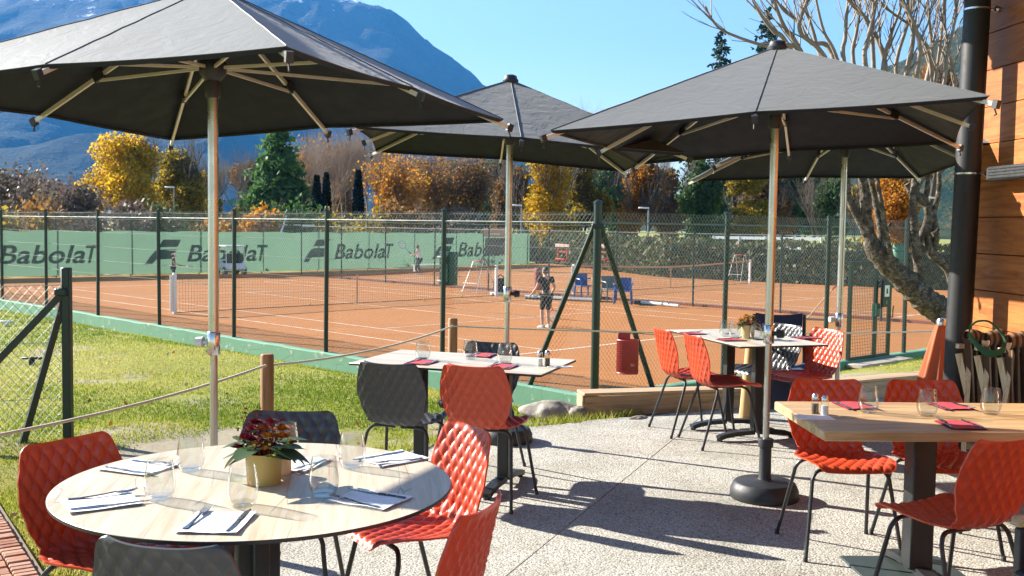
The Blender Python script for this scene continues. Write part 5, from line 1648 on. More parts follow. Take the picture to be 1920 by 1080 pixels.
# ------------------------------------------------------------------ gnarled tree by the gate
t = NT('gnarled_bark'); v = t.coord()
n1 = t.noise(v, 16, 7, .75, .8); n2 = t.noise(v, 2.5, 4, .6); vz = t.voro(v, 22, 'DISTANCE_TO_EDGE')
c = t.ramp(n1, [(.3, (.03, .022, .016)), (.48, (.085, .068, .05)), (.6, (.22, .185, .145)), (.72, (.42, .375, .31))])
sxyz = t.n('ShaderNodeSeparateXYZ'); gg = t.n('ShaderNodeNewGeometry'); t.l(gg.outputs['Normal'], sxyz.inputs[0])
moss = t.math('MULTIPLY', t.ramp(sxyz.outputs[2], [(.5, 0), (.8, 1)]), t.ramp(n2, [(.5, 0), (.6, .8)]))
c = t.mix(moss, c, (.07, .075, .018))
gbark = t.done(t.bsdf(c, .9, 0, .2, t.bump(t.math('ADD', n1, t.math('MULTIPLY', vz, .6)), .8, .03)))
TY = 12.6
def tp(px, py, dy=0): return on_y(px, py, TY + dy)
gt_base = tp(1812, 640); gt_base.z = float(lawn_h(gt_base.x, gt_base.y))
gt = thing('gnarled_tree', 'gnarled leaning tree with upright bare shoots beside the black pillar', 'tree', gt_base)
rr = random.Random(12)
def limb(name, pts, rads, bumps=.12, n=12, mat=None, parent=None):
    P = [tp(*p) - gt_base for p in pts]
    Q = catmull(P, 5)
    rs = []
    for i in range(len(Q)):
        f = i / (len(Q) - 1) * (len(rads) - 1); k = min(int(f), len(rads) - 2)
        r_ = (.86 if name == 'trunk' else .70) * (rads[k] + (rads[k+1] - rads[k]) * (f - k)) / F_PX * TY
        rs.append(r_ * (1 + rr.uniform(-bumps, bumps)))
    m = MB(); m.tube(Q, rs, n)
    return m.build(name, mat or gbark, parent or gt)
limb('trunk', [(1815, 700), (1808, 640), (1790, 600), (1765, 583), (1738, 566), (1715, 545), (1690, 520), (1662, 494), (1642, 470), (1630, 448)], [34, 33, 33, 31, 29, 27, 25, 24, 21, 16], .10, 16)
limb('limb', [(1636, 462), (1628, 430), (1624, 395), (1620, 350), (1613, 315), (1604, 270), (1590, 200)], [17, 16, 15, 13, 11, 9, 6])
limb('limb', [(1624, 440), (1608, 405), (1594, 378), (1588, 350), (1592, 320), (1588, 280), (1580, 230)], [12, 11, 10, 9, 8, 7, 5])
limb('limb', [(1646, 472, .1), (1652, 440, .15), (1646, 400, .2), (1636, 350, .2), (1622, 300, .2), (1606, 240, .2)], [11, 9, 9, 8, 7, 5])
limb('limb', [(1678, 505, -.1), (1668, 470, -.15), (1660, 430, -.15), (1653, 385, -.2), (1647, 345, -.2), (1643, 290, -.2), (1640, 230, -.2)], [8, 7, 7, 6, 5, 4, 3])
limb('limb', [(1724, 545), (1722, 505), (1719, 465), (1713, 430), (1711, 390), (1714, 340), (1720, 270), (1722, 200)], [14, 13, 13, 12, 10, 8, 6, 4])
limb('limb', [(1718, 458, .1), (1732, 432, .1), (1739, 405, .1), (1736, 370, .1), (1742, 330, .1), (1756, 270, .1)], [9, 9, 8, 7, 6, 4])
limb('limb', [(1800, 560, .2), (1780, 505, .1), (1762, 486, .1), (1746, 474, .1), (1741, 446, .1), (1744, 410, .1), (1735, 380, .1), (1712, 362, .1), (1700, 345, .1)], [17, 16, 15, 13, 12, 10, 12, 14, 8])
limb('limb', [(1752, 478, .1), (1756, 440, .05), (1752, 400, .1), (1760, 360, .1), (1762, 310, .1), (1770, 240, .1), (1772, 160, .1)], [8, 8, 7, 7, 6, 5, 4])
limb('limb', [(1712, 366, .1), (1724, 340, .1), (1740, 318, .1), (1758, 260, .1), (1775, 180, .1)], [12, 10, 8, 6, 4])
for bx, by, dx in ((1725, 462, -16), (1600, 380, -12), (1660, 430, 10), (1748, 440, 12), (1738, 470, -10)):
    limb('stub', [(bx, by), (bx + dx*.6, by - 4), (bx + dx, by - 12)], [7, 6, 4], .2, 8)
T = Tubes()
shoot_bark = simple('shoot_bark', (.24, .19, .15), .8, 0, .4, 9, .3, 40)
rr = random.Random(31)
shoots = [((1590, 330), (1505, 105), (1440, 88), (1385, 70), (1345, 50), (1322, 12)), ((1596, 310), (1480, 90), (1452, 60), (1425, 25), (1398, -30)), ((1600, 300), (1500, 95), (1470, 50), (1448, -10), (1440, -60)),
          ((1610, 300), (1540, 110), (1525, 60), (1508, 5), (1495, -60)), ((1615, 280), (1570, 112), (1545, 60), (1530, 0), (1520, -60)), ((1618, 270), (1582, 115), (1585, 70), (1588, 20), (1600, -60)),
          ((1632, 250), (1600, 115), (1606, 60), (1612, 10), (1604, -60)), ((1650, 240), (1622, 118), (1628, 70), (1640, 20), (1652, -60)), ((1655, 240), (1655, 130), (1672, 60), (1690, 10), (1700, -60)),
          ((1660, 230), (1660, 130), (1648, 80), (1620, 30), (1570, -20)), ((1690, 230), (1700, 140), (1712, 70), (1705, 20), (1694, -60)), ((1700, 220), (1718, 140), (1725, 90), (1712, 40), (1690, 0), (1655, -40)),
          ((1722, 210), (1738, 150), (1748, 95), (1742, 40), (1735, -60)), ((1735, 210), (1752, 155), (1762, 90), (1768, 30), (1770, -60)), ((1750, 210), (1770, 160), (1775, 110), (1790, 40), (1800, -40)),
          ((1765, 230), (1790, 165), (1782, 110), (1772, 50), (1775, -60)), ((1600, 290), (1560, 100), (1520, 80), (1495, 40), (1470, 20), (1455, 0)), ((1745, 220), (1745, 120), (1720, 60), (1668, 20), (1630, -20)),
          ((1640, 240), (1638, 130), (1636, 60), (1640, 0), (1645, -60)), ((1700, 230), (1680, 130), (1700, 50), (1720, -20), (1730, -70)), ((1620, 260), (1545, 105), (1500, 60), (1510, 10), (1530, -40))]
for k, sh in enumerate(shoots):
    dy = rr.uniform(-.5, .5)
    Q = catmull([tp(x, y, dy * min(1, (340 - y) / 200)) - gt_base for x, y in sh], 5)
    r0 = rr.uniform(3.6, 6.2) / F_PX * TY
    for i in range(len(Q) - 1):
        f = i / len(Q); T.seg(Q[i], Q[i+1], r0 * (1 - .62*f), r0 * (1 - .62*(f + 1/len(Q))), 6)
        if i > 4 and rr.random() < .42:
            d = (Q[i+1] - Q[i]).normalized(); ax = Vector((rr.choice((-1, 1)) * rr.uniform(.4, 1), rr.uniform(-.7, .7), 0))
            T.branch(Q[i], (d * .8 + ax * .55 + Vector((0, 0, .25))).normalized(), rr.uniform(.25, .8), r0 * .36, 1, rr, .4, .3, 1, .55, .12, None, 4)
link('shoots', T.mesh('shoots', shoot_bark), gt)['kind'] = 'stuff'
# ------------------------------------------------------------------ tennis nets
net_m = simple('net_cord', (.06, .055, .05), .8)
band_o = simple('faded_band', (.55, .27, .14), .8, 0, .15, 3)
def tennis_net(base, label, band_mat, L=12.0):
    base = base.copy(); base.z = HC
    o = thing('tennis_net', label, 'tennis net', base, math.atan2(E2.y, E2.x), 'tennis nets')
    for x in (0, L):
        MB().bbox((x, 0, .54), (.09, .09, 1.1), .01).build('post', white_paint, o)
    top = lambda x: 1.07 - .155 * (1 - abs(2*x/L - 1) ** 1.6)
    m = MB(); x = .06
    while x < L:
        m.bar((x, 0, .03), (x, 0, top(x) - .02), .004, .004, (0, 1, 0)); x += .085
    for k in range(12):
        pts = [(L*i/24, 0, .03 + (top(L*i/24) - .05) * k/11) for i in range(25)]
        for a, b in zip(pts, pts[1:]): m.bar(a, b, .004, .004)
    stuff(m.build('netting', net_m, o, False))
    m = MB()
    for i in range(24):
        a, b = L*i/24, L*(i+1)/24
        m.bar((a, 0, top(a) - .03), (b, 0, top(b) - .03), .018, .065)
    m.build('headband', band_mat, o, False)
    MB().box((L/2, -.012, .46), (.06, .006, .90)).build('centre_strap', band_o, o, False)
    MB().tube([(0, 0, .03), (L, 0, .03)], .012, 5).build('ground_cord', net_m, o)
    MB().box((-.05, 0, .55), (.16, .02, .98)).build('end_sleeve', white_paint, o, False)
    return o
tennis_net(Vector((-8.967, 27.583, 0)), 'tennis net with a white post on the court along the lawn', simple('net_band_brown', (.24, .10, .055), .8))
tennis_net(on_h(1075, 551, HC), 'tennis net with a faded orange band on the court below the hedge', band_o)

# ------------------------------------------------------------------ people
def skin_mesh(name, V, E, mat, sub=2):
    """V: list of (co, radius or (rx, ry)); first vertex is the root"""
    me = bpy.data.meshes.new(name); me.from_pydata([tuple(v[0]) for v in V], E, [])
    o = bpy.data.objects.new(name, me); COL.objects.link(o)
    sk = o.modifiers.new('skin', 'SKIN'); sk.use_smooth_shade = True
    for i, v in enumerate(V):
        r_ = v[1] if hasattr(v[1], '__len__') else (v[1], v[1])
        me.skin_vertices[0].data[i].radius = r_
        me.skin_vertices[0].data[i].use_root = (i == 0)
    ss = o.modifiers.new('sub', 'SUBSURF'); ss.levels = sub; ss.render_levels = sub
    dg = bpy.context.evaluated_depsgraph_get()
    out = bpy.data.meshes.new_from_object(o.evaluated_get(dg))
    bpy.data.objects.remove(o)
    out.materials.clear(); out.materials.append(mat)
    out.polygons.foreach_set('use_smooth', [True] * len(out.polygons))
    out.name = name
    return out
skin_m = simple('skin', (.50, .29, .20), .55, 0, .08, 8)
def person(label, loc, rotz, h, pose, shirt, shorts, hair, shoe, group=None, cap=None, long_trousers=False):
    """pose: joint positions for a 1.75 m figure facing +Y; keys elbow/hand/knee/foot per side"""
    k = h / 1.75
    o = thing('person', label, 'person', loc, rotz, group)
    J = {n_: Vector(v_) * k for n_, v_ in pose.items()}
    V = []; E = []; idx = {}
    def v(n_, co, r_): idx[n_] = len(V); V.append((co, (r_[0]*k, r_[1]*k) if hasattr(r_, '__len__') else r_*k)); return idx[n_]
    def e(a, b): E.append((idx[a], idx[b]))
    pel = J['pelvis']; ch = J['chest']; hd = J['head']
    v('pel', pel, (.135, .10)); v('waist', pel.lerp(ch, .45), (.125, .09)); v('chest', ch, (.15, .105)); v('yoke', ch + (J['neck'] - ch) * .55, (.13, .085)); v('neck', J['neck'], .052)
    up_ = (hd - J['neck']).normalized()
    v('jaw', J['neck'] + up_ * .07 * k + J['face'] * .012, (.062, .066)); v('skull', hd, (.078, .095)); v('crown', hd + up_ * .085 * k, (.055, .065))
    for a, b in (('pel', 'waist'), ('waist', 'chest'), ('chest', 'yoke'), ('yoke', 'neck'), ('neck', 'jaw'), ('jaw', 'skull'), ('skull', 'crown')): e(a, b)
    v('nose', hd + J['face'] * .10 * k - up_ * .02 * k, .012); e('skull', 'nose')
    for s in ('l', 'r'):
        sh, el, ha = J['sh_' + s], J['el_' + s], J['ha_' + s]
        v('sho'+s, sh, .058); v('ua'+s, sh.lerp(el, .5), .047); v('el'+s, el, .040); v('fa'+s, el.lerp(ha, .45), .038); v('wr'+s, ha, .026)
        dr = (ha - el).normalized(); sd = dr.cross(J['face']).normalized()
        v('palm'+s, ha + dr * .06 * k, (.034, .022))
        for a, b in (('yoke', 'sho'+s), ('sho'+s, 'ua'+s), ('ua'+s, 'el'+s), ('el'+s, 'fa'+s), ('fa'+s, 'wr'+s), ('wr'+s, 'palm'+s)): e(a, b)
        for q in range(4):
            b0 = ha + dr * .095 * k + sd * (-.027 + .018*q) * k
            v(f'f{s}{q}', b0, .0095); e('palm'+s, f'f{s}{q}')
            v(f'g{s}{q}', b0 + (dr * .03 + J['face'] * .02) * k * (1 - abs(q - 1.4) * .12), .0085); e(f'f{s}{q}', f'g{s}{q}')
        v('th'+s, ha + (dr * .045 + sd * -.04 + J['face'] * .02) * k, .011); e('palm'+s, 'th'+s)
        hp_, kn_, fo_ = J['hip_' + s], J['kn_' + s], J['fo_' + s]
        v('hip'+s, hp_, (.088, .09)); v('thi'+s, hp_.lerp(kn_, .5), .075); v('kn'+s, kn_, .054); v('calf'+s, kn_.lerp(fo_, .35), .056); v('ank'+s, fo_ + Vector((0, 0, .07*k)), .036); v('heel'+s, fo_ + Vector((0, -.02*k, .035*k)), .036)
        for a, b in (('pel', 'hip'+s), ('hip'+s, 'thi'+s), ('thi'+s, 'kn'+s), ('kn'+s, 'calf'+s), ('calf'+s, 'ank'+s), ('ank'+s, 'heel'+s)): e(a, b)
    link('body', skin_mesh('body', V, E, skin_m), o)
    g_ = .016 * k
    def sub(names, edges, mat, nm, grow=g_, tweak=None):
        vs = [(V[idx[n_]][0], tuple((r_ + grow) for r_ in (V[idx[n_]][1] if hasattr(V[idx[n_]][1], '__len__') else (V[idx[n_]][1],)*2))) for n_ in names]
        if tweak: vs = tweak(vs)
        link(nm, skin_mesh(nm, vs, [(names.index(a), names.index(b)) for a, b in edges], mat), o)
    sub(['waist', 'pel', 'chest', 'yoke', 'shol', 'ual', 'shor', 'uar'], [('waist', 'pel'), ('waist', 'chest'), ('chest', 'yoke'), ('yoke', 'shol'), ('shol', 'ual'), ('yoke', 'shor'), ('shor', 'uar')], shirt, 'shirt')
    nn = ['pel', 'hipl', 'thil', 'hipr', 'thir'] + (['knl', 'knr', 'calfl', 'calfr', 'ankl', 'ankr'] if long_trousers else ['knl', 'knr'])
    ee = [('pel', 'hipl'), ('hipl', 'thil'), ('pel', 'hipr'), ('hipr', 'thir'), ('thil', 'knl'), ('thir', 'knr')] + ([('knl', 'calfl'), ('calfl', 'ankl'), ('knr', 'calfr'), ('calfr', 'ankr')] if long_trousers else [])
    sub(nn, ee, shorts, 'trousers' if long_trousers else 'shorts', .02 * k)
    m = MB(); m.sphere(hd + up_ * .022 * k - J['face'] * .034, (.095*k, .106*k, .108*k), 14, 9); m.build('hair', hair, o)
    if cap:
        m = MB(); m.sphere(hd + up_ * .055 * k, (.098*k, .112*k, .085*k), 14, 9); m.bbox(hd + up_ * .055*k + J['face'] * .13 * k, (.15*k, .13*k, .012*k), .004, math.atan2(J['face'].y, J['face'].x) - PI/2); m.build('cap', cap, o)
    for sx in (-1, 1):
        sd = up_.cross(J['face']).normalized()
        MB().sphere(hd + sd * sx * .085 * k, (.012*k, .022*k, .03*k), 8, 5).build('ear', skin_m, o)
        MB().sphere(hd + sd * sx * .032 * k + J['face'] * .088 * k + up_ * .004 * k, .011 * k, 8, 5).build('eye', black_metal, o)
    MB().bbox(hd + J['face'] * .088 * k - up_ * .058 * k, (.045*k, .012*k, .01*k), .003, math.atan2(J['face'].y, J['face'].x) - PI/2).build('mouth', simple('lip', (.35, .12, .1), .5), o)
    for s in ('l', 'r'):
        f = J['fo_' + s]; d = J.get('toe_' + s, Vector((0, 1, 0))).normalized()
        P = []
        for i, (a, w, t_) in enumerate(((-.09, .028, .05), (-.075, .036, .085), (-.02, .042, .085), (.06, .046, .062), (.13, .044, .045), (.17, .026, .03))):
            c = f + d * a * k; sd = Vector((-d.y, d.x, 0))
            P.append([c + sd*w*k*x + Vector((0, 0, t_*k*z)) for x, z in ((-1, 0), (-1.05, .35), (-.75, .9), (0, 1.05), (.75, .9), (1.05, .35), (1, 0))])
        m = MB(); m.grid(P); m.add(P[0], [tuple(range(7))]); m.add(P[-1], [tuple(range(7))[::-1]]); m.build('shoe', shoe, o)
    return o
black_cloth = simple('black_cloth', (.018, .018, .022), .85, 0, .2, 8, .3, 60)
navy_cloth = simple('navy_cloth', (.025, .03, .055), .85, 0, .2, 8, .3, 60)
white_cloth = simple('white_cloth', (.72, .68, .66), .85, 0, .06, 8, .3, 60)
hair_br = simple('brown_hair', (.06, .035, .02), .6, 0, .3, 40, .5, 200)
shoe_w = simple('pale_shoe', (.5, .5, .52), .6)
# near player: back turned, weight on one leg, ball in the left hand, racket low in the right
pl = on_h(1024, 614, HC)
pose1 = dict(pelvis=(0, 0, .93), chest=(-.02, .03, 1.24), neck=(-.02, .05, 1.47), head=(-.03, .09, 1.60), face=Vector((-.35, .93, -.15)).normalized() * (1.75/1.5),
    sh_l=(-.19, .05, 1.40), el_l=(-.27, .12, 1.12), ha_l=(-.33, .30, .93), sh_r=(.17, .02, 1.40), el_r=(.25, -.02, 1.13), ha_r=(.22, .16, .92),
    hip_l=(-.09, 0, .88), kn_l=(-.11, .07, .49), fo_l=(-.14, -.02, 0), hip_r=(.09, 0, .88), kn_r=(.10, .10, .48), fo_r=(.11, .06, 0), toe_l=(-.35, 1, 0), toe_r=(.2, 1, 0))
person('tennis player in black shirt and shorts with back turned near the fence corner', pl, R(28), 1.50, pose1, black_cloth, black_cloth, hair_br, shoe_w, 'tennis players')
boy = on_h(325, 529.5, HC)
pose2 = dict(pelvis=(0, 0, .92), chest=(0, .02, 1.23), neck=(0, .03, 1.46), head=(0, .06, 1.60), face=Vector((0, 1, -.05)).normalized() * (1.75/1.18),
    sh_l=(-.18, .02, 1.40), el_l=(-.24, .05, 1.12), ha_l=(-.12, .28, 1.08), sh_r=(.18, .02, 1.40), el_r=(.24, .05, 1.12), ha_r=(.12, .28, 1.08),
    hip_l=(-.09, 0, .88), kn_l=(-.11, .04, .48), fo_l=(-.12, 0, 0), hip_r=(.09, 0, .88), kn_r=(.11, .04, .48), fo_r=(.13, 0, 0))
person('boy in dark shirt and white cap waiting behind the net post', boy, R(-75), 1.18, pose2, navy_cloth, navy_cloth, hair_br, shoe_w, 'tennis players', white_cloth)
man = on_h(786, 515, HC)
pose3 = dict(pelvis=(0, 0, .90), chest=(0, .06, 1.22), neck=(0, .09, 1.45), head=(0, .14, 1.58), face=Vector((0, 1, 0)).normalized() * (1.75/1.5),
    sh_l=(-.18, .07, 1.39), el_l=(-.25, .18, 1.13), ha_l=(-.16, .40, 1.12), sh_r=(.18, .07, 1.39), el_r=(.25, .18, 1.12), ha_r=(.08, .44, 1.14),
    hip_l=(-.09, 0, .86), kn_l=(-.14, .16, .47), fo_l=(-.16, .06, 0), hip_r=(.09, 0, .86), kn_r=(.13, .12, .46), fo_r=(.17, -.10, 0))
person('player in white shirt and dark trousers holding a racket by the windscreen', man, R(75), 1.50, pose3, white_cloth, navy_cloth, hair_br, shoe_w, 'tennis players', None, True)
def racket(label, grip, head_dir, face_n, frame_mat, k=1.0):
    o = thing('tennis_racket', label, 'racket', grip)
    d = Vector(head_dir).normalized(); n_ = Vector(face_n); n_ = (n_ - d * n_.dot(d)).normalized(); s_ = d.cross(n_)
    MB().tube([d * -.06 * k, d * .14 * k], .016 * k, 8).build('grip', black_metal, o)
    MB().tube([d * .14 * k, d * .36 * k], .011 * k, 6).build('throat', frame_mat, o)
    c = d * .52 * k
    ring = [c + d * .165 * k * math.cos(2*PI*i/28) + s_ * .125 * k * math.sin(2*PI*i/28) for i in range(28)]
    MB().tube(ring, .011 * k, 6, closed=True).build('hoop', frame_mat, o)
    m = MB()
    for i in range(-6, 7):
        x = i / 7; y = math.sqrt(1 - x*x)
        m.bar(c + s_*.125*k*x - d*.165*k*y, c + s_*.125*k*x + d*.165*k*y, .003*k, .003*k, n_); m.bar(c + d*.165*k*x - s_*.125*k*y, c + d*.165*k*x + s_*.125*k*y, .003*k, .003*k, n_)
    stuff(m.build('strings', white_metal, o, False))
def hand_w(loc, rotz, h, p): return Vector(loc) + Matrix.Rotation(rotz, 3, 'Z') @ (Vector(p) * h / 1.75)
racket('red hooped racket hanging from the hand of the black clad player', hand_w(pl, R(28), 1.5, (.22, .22, .86)), (.25, .25, -1), (0, 1, .2), simple('racket_red', (.4, .05, .03), .4))
racket('blue racket held up by the white shirted player', hand_w(man, R(75), 1.5, (.02, .50, 1.16)), (-.75, .1, .75), (.1, -1, 0), simple('racket_blue', (.10, .25, .55), .4), 1.25)
racket('dark racket held out by the boy in the cap', hand_w(boy, R(-75), 1.18, (0, .36, 1.02)), (.8, -.25, -.05), (0, 0, 1), black_metal)
ball_m = simple('ball_felt', (.55, .52, .06), .9)
for px, py, w in ((581, 572, 'in front of the near net'), (660, 556, 'beside the centre strap of the near net'), (795, 565, 'behind the fence cabinet'), (866, 557, 'before the white umpire chair'), (1008, 552, 'by the dark red sports bag'), (1295, 538, 'near the net with the orange band')):
    tag(MB().sphere((0, 0, .034), .034, 12, 8).build('tennis_ball', ball_m, None, True, on_h(px, py, HC + .001)), 'yellow tennis ball on the clay ' + w, 'ball', 'tennis balls lying on the clay')

# ------------------------------------------------------------------ court-side furniture
blue_pl = simple('blue_plastic', (.03, .09, .30), .4); pale_pl = simple('pale_plastic', (.55, .62, .75), .4)
def plastic_chair(px, py, rz, mat, label, leg_m=None):
    o = thing('plastic_chair', label, 'chair', on_h(px, py, HC), rz, 'plastic chairs beside the middle fence')
    P = [[Vector((x, -.24 - .05*(1-(x/.24)**2) - .08*(z-.45), z)) for z in (.44, .6, .75, .84)] for x in np.linspace(-.24, .24, 7)]
    m = MB(); m.grid(P); m.grid([[p + Vector((0, -.012, 0)) for p in r_] for r_ in P]); m.build('backrest', mat, o)
    MB().bbox((0, .0, .43), (.5, .48, .03), .012).build('seat', mat, o)
    for sx in (-1, 1):
        MB().tube(catmull([(sx*.25, -.25, .68), (sx*.30, -.05, .67), (sx*.30, .18, .66), (sx*.27, .25, .6)], 3), .022, 6).build('armrest', mat, o)
        for y in (-.22, .23): MB().tube([(sx*.25, y, .64 if y > 0 else .43), (sx*.28, y*1.12, 0)], [.03, .022], 6).build('leg', leg_m or mat, o)
plastic_chair(1096, 559, R(205), blue_pl, 'blue plastic armchair alone beside the net post')
plastic_chair(1146, 566, R(200), simple('grey_plastic', (.12, .16, .17), .4), 'grey plastic armchair behind the white backed one')
plastic_chair(1168, 570, R(170), blue_pl, 'blue plastic armchair with its back to the fence brace')
# bench with the players' bag
def umpire(px, py, label, mat, h):
    o = thing('umpire_chair', label, 'umpire chair', on_h(px, py, HC), R(-40), 'umpire chairs')
    for sx in (-.35, .35):
        MB().tube([(sx, -.55, 0), (sx*.7, -.05, h)], .012, 6).build('leg', mat, o); MB().tube([(sx, .55, 0), (sx*.7, .05, h)], .012, 6).build('leg', mat, o)
        MB().tube([(sx, -.55, .05), (sx, .55, .05)], .014, 6).build('skid', mat, o)
    MB().bbox((0, 0, h), (.36, .34, .03), .01).build('seat', simple('red_seat', (.4, .05, .035), .5), o)
    for i in range(1): MB().tube([(-.33 + .03*i, -.5 + .13*i, .35 + .3*i), (.33 - .03*i, -.5 + .13*i, .35 + .3*i)], .012, 6).build('rung', mat, o)
umpire(898, 548, 'white tubular umpire chair left of the middle parasol pole', white_metal, 1.15)
umpire(1386, 528, 'white tubular umpire chair with red seat before the hedge', white_metal, 1.25)
# red folding chairs hung on the far fence
for px, py, lab in ((1055, 472, 'red folding chair hung on the wire left of the corner post'), (1131, 473, 'red folding chair hung on the wire behind the corner post')):
    p = on_y(px, py, 33.6)
    o = thing('hanging_chair', lab, 'chair', p + Vector((0, 0, -.3)), R(-45), 'red chairs hung on the fence')
    redp = simple('red_tube', (.36, .05, .03), .5)
    for sx in (-.2, .2): MB().tube([(sx, 0, .55), (sx, 0, .05), (sx*.8, -.12, 0)], .028, 6).build('frame', redp, o)
    MB().bbox((0, -.02, .5), (.62, .04, .10), .01).build('slat', simple('pale_slat', (.5, .38, .33), .6), o); MB().bbox((0, -.06, .06), (.4, .16, .05), .01).build('seat', redp, o); MB().bbox((0, 0, .3), (.42, .03, .05), .01).build('cross_bar', redp, o)
# red bag and ball basket by the near player
p = on_h(1012, 545, HC)
o = thing('sports_bag', 'dark red upright sports bag standing left of the black clad player', 'bag', p, R(20))
MB().bbox((0, 0, .45), (.42, .25, .85), .08).build('body', simple('bag_red', (.22, .03, .03), .7), o); MB().tube(catmull([(-.12, -.13, .8), (0, -.2, .5), (.12, -.13, .2)], 4), .02, 6).build('strap', black_metal, o)
p = on_h(938, 553, HC); o = thing('sports_bag', 'black sports bag lying against the parasol pole line on the court', 'bag', p, R(10))
MB().bbox((0, 0, .35), (.5, .3, .5), .08).build('body', black_cloth, o); MB().tube(catmull([(-.15, 0, .58), (0, 0, .72), (.15, 0, .58)], 4), .02, 6).build('handle', black_metal, o)
MB().bbox((0, 0, .05), (.7, .4, .08), .02).build('bench_slab', white_paint, o)
p = on_h(1474, 529, HC); o = thing('sports_bag', 'black and white sports bag on the ground before the hedge', 'bag', p, R(10))
MB().bbox((0, 0, .45), (1.1, .5, .55), .15).build('body', black_cloth, o); MB().bbox((0, -.2, .62), (.8, .22, .2), .06).build('panel', white_cloth, o); MB().bbox((0, 0, .08), (1.2, .5, .14), .03).build('bench_slab', green_paint, o)
p = on_h(1444, 529, HC); o = thing('blue_bin', 'small blue bin before the hedge beside the parasol pole', 'bin', p)
MB().lathe([(.22, 0), (.27, .7), (.29, .72), (.25, .74)], 14).build('body', blue_pl, o); MB().lathe([(.29, .74), (.28, .8), (.1, .86), (0, .87)], 14).build('lid', blue_pl, o)
# rolled drag mat and pipes
a, b = on_h(985, 560, HC), on_h(1118, 566, HC)
o = thing('drag_mat', 'pale rolled drag mat lying along the middle fence', 'drag mat', a)
for k in range(3): MB().tube([Vector((0, k*.14, .06)), b - a + Vector((0, k*.12 - .1, .06))], .055, 8).build('roll', simple('mat_grey', (.42, .45, .43), .8, 0, .2, 6), o)
MB().tube([Vector((0, -.1, .03)), b - a + Vector((.6, -.3, .03))], .025, 6).build('pull_bar', green_paint, o)
a, b = on_h(1195, 570, HC), on_h(1272, 577, HC)
o = thing('court_brush', 'white pipe with black brush lying on the clay at the middle fence', 'court brush', a)
MB().tube([Vector((0, 0, .07)), b - a + Vector((0, 0, .07))], .05, 8).build('pipe', white_metal, o); MB().bbox((.1, -.1, .06), (.5, .12, .12), .02, .3).build('brush', black_metal, o); MB().bbox((.35, -.05, .05), (.12, .5, .08), .02).build('brush_arm', black_metal, o)
# rake leaning at the fence with the gate
a = CORNER + D2 * 5.3 + E2 * 2.2; a.z = HC; c_ = on_y(1517, 600, a.y + 1.5)
ra_ = on_h(1512, 600, HC); rt_ = on_y(1560, 543, ra_.y + .4)
o = thing('court_rake', 'long wooden rake with a red hook leaning near the gate', 'rake', ra_)
MB().tube([(0, 0, .02), rt_ - ra_], .018, 6).build('shaft', simple('rake_wood', (.5, .36, .2), .6), o)
MB().tube([rt_ - ra_, rt_ - ra_ + Vector((.1, 0, .1)), rt_ - ra_ + Vector((.35, 0, .1))], .022, 6).build('hook', simple('red_hook', (.4, .06, .04), .5), o)
MB().bar((-.8, .3, .03), (.9, -.3, .03), .06, .06).build('head', simple('grey_wood', (.3, .24, .19), .8), o, False)
# green cabinet on the fence post
p = CORNER - E1 * FSP - E2 * .02; q = on_y(836, 505, p.y - .2)
o = thing('green_cabinet', 'dark green cabinet strapped to a fence post', 'cabinet', (q.x + .02, p.y + .18, q.z - .27), math.atan2(-E1.y, -E1.x) + PI)
MB().bbox((0, 0, .27), (.26, .2, .56), .012).build('case', green_paint, o)
for z in (.06, .46): MB().bbox((-.03, -.13, z), (.14, .1, .03), .006).build('strap', wire_metal, o)
MB().bbox((0, -.105, .27), (.20, .012, .46), .004).build('door', green_paint, o)
# red bin hung at the fence brace
pc = on_y(1176, 700, 14.2)
o = thing('hanging_bin', 'dark red perforated bin hanging at the fence corner', 'bin', (pc.x, pc.y, pc.z), R(-10))
redb = simple('bin_red', (.34, .025, .03), .45)
MB().bbox((0, 0, .01), (.28, .22, .02), .01).build('floor', redb, o)
for (x, y, w, d_, nm) in ((0, .11, .28, .012, 'back_panel'), (-.14, .04, .012, .22, 'side_panel'), (.14, .04, .012, .22, 'side_panel')):
    MB().bbox((x, y, .235), (w, d_ if d_ < .1 else .12, .46), .004).build(nm, redb, o)
m = MB()
arc = lambda a_: (-.145 * math.cos(a_), -.03 - .13 * math.sin(a_))
for i in range(19):
    x_, y_ = arc(PI * i / 18); m.bar((x_, y_, .02), (x_, y_, .46), .008, .006, (0, 1, 0))
for i in range(20):
    for k in range(12):
        a_, b_ = arc(PI * k / 12), arc(PI * (k + 1) / 12); m.bar((*a_, .02 + .44*i/19), (*b_, .02 + .44*i/19), .006, .009)
stuff(m.build('perforated_front', redb, o, False))
MB().bbox((-.06, .10, .50), (.17, .02, .13), .006).build('hanger', redb, o); MB().tube([(*arc(PI * k / 14), .465) for k in range(15)], .012, 6).build('rim', redb, o)
MB().tube([(*arc(PI * k / 14), .015) for k in range(15)], .012, 6).build('bottom_ring', redb, o)
MB().bbox((.07, -.03, .12), (.06, .05, .03), .01).build('paper', white_paint, o)
# green barrel behind the tree
p = on_y(1684, 498, 45); o = thing('green_barrel', 'green barrel on the hedge bank behind the gnarled tree', 'barrel', p)
MB().lathe([(.27, -.1), (.28, .3), (.27, .85), (.22, .92), (0, .93)], 18).build('body', simple('barrel_green', (.02, .16, .09), .5), o)
for z in (.2, .6): MB().lathe([(.28, z), (.29, z + .02), (.28, z + .04)], 18).build('hoop', green_paint, o)
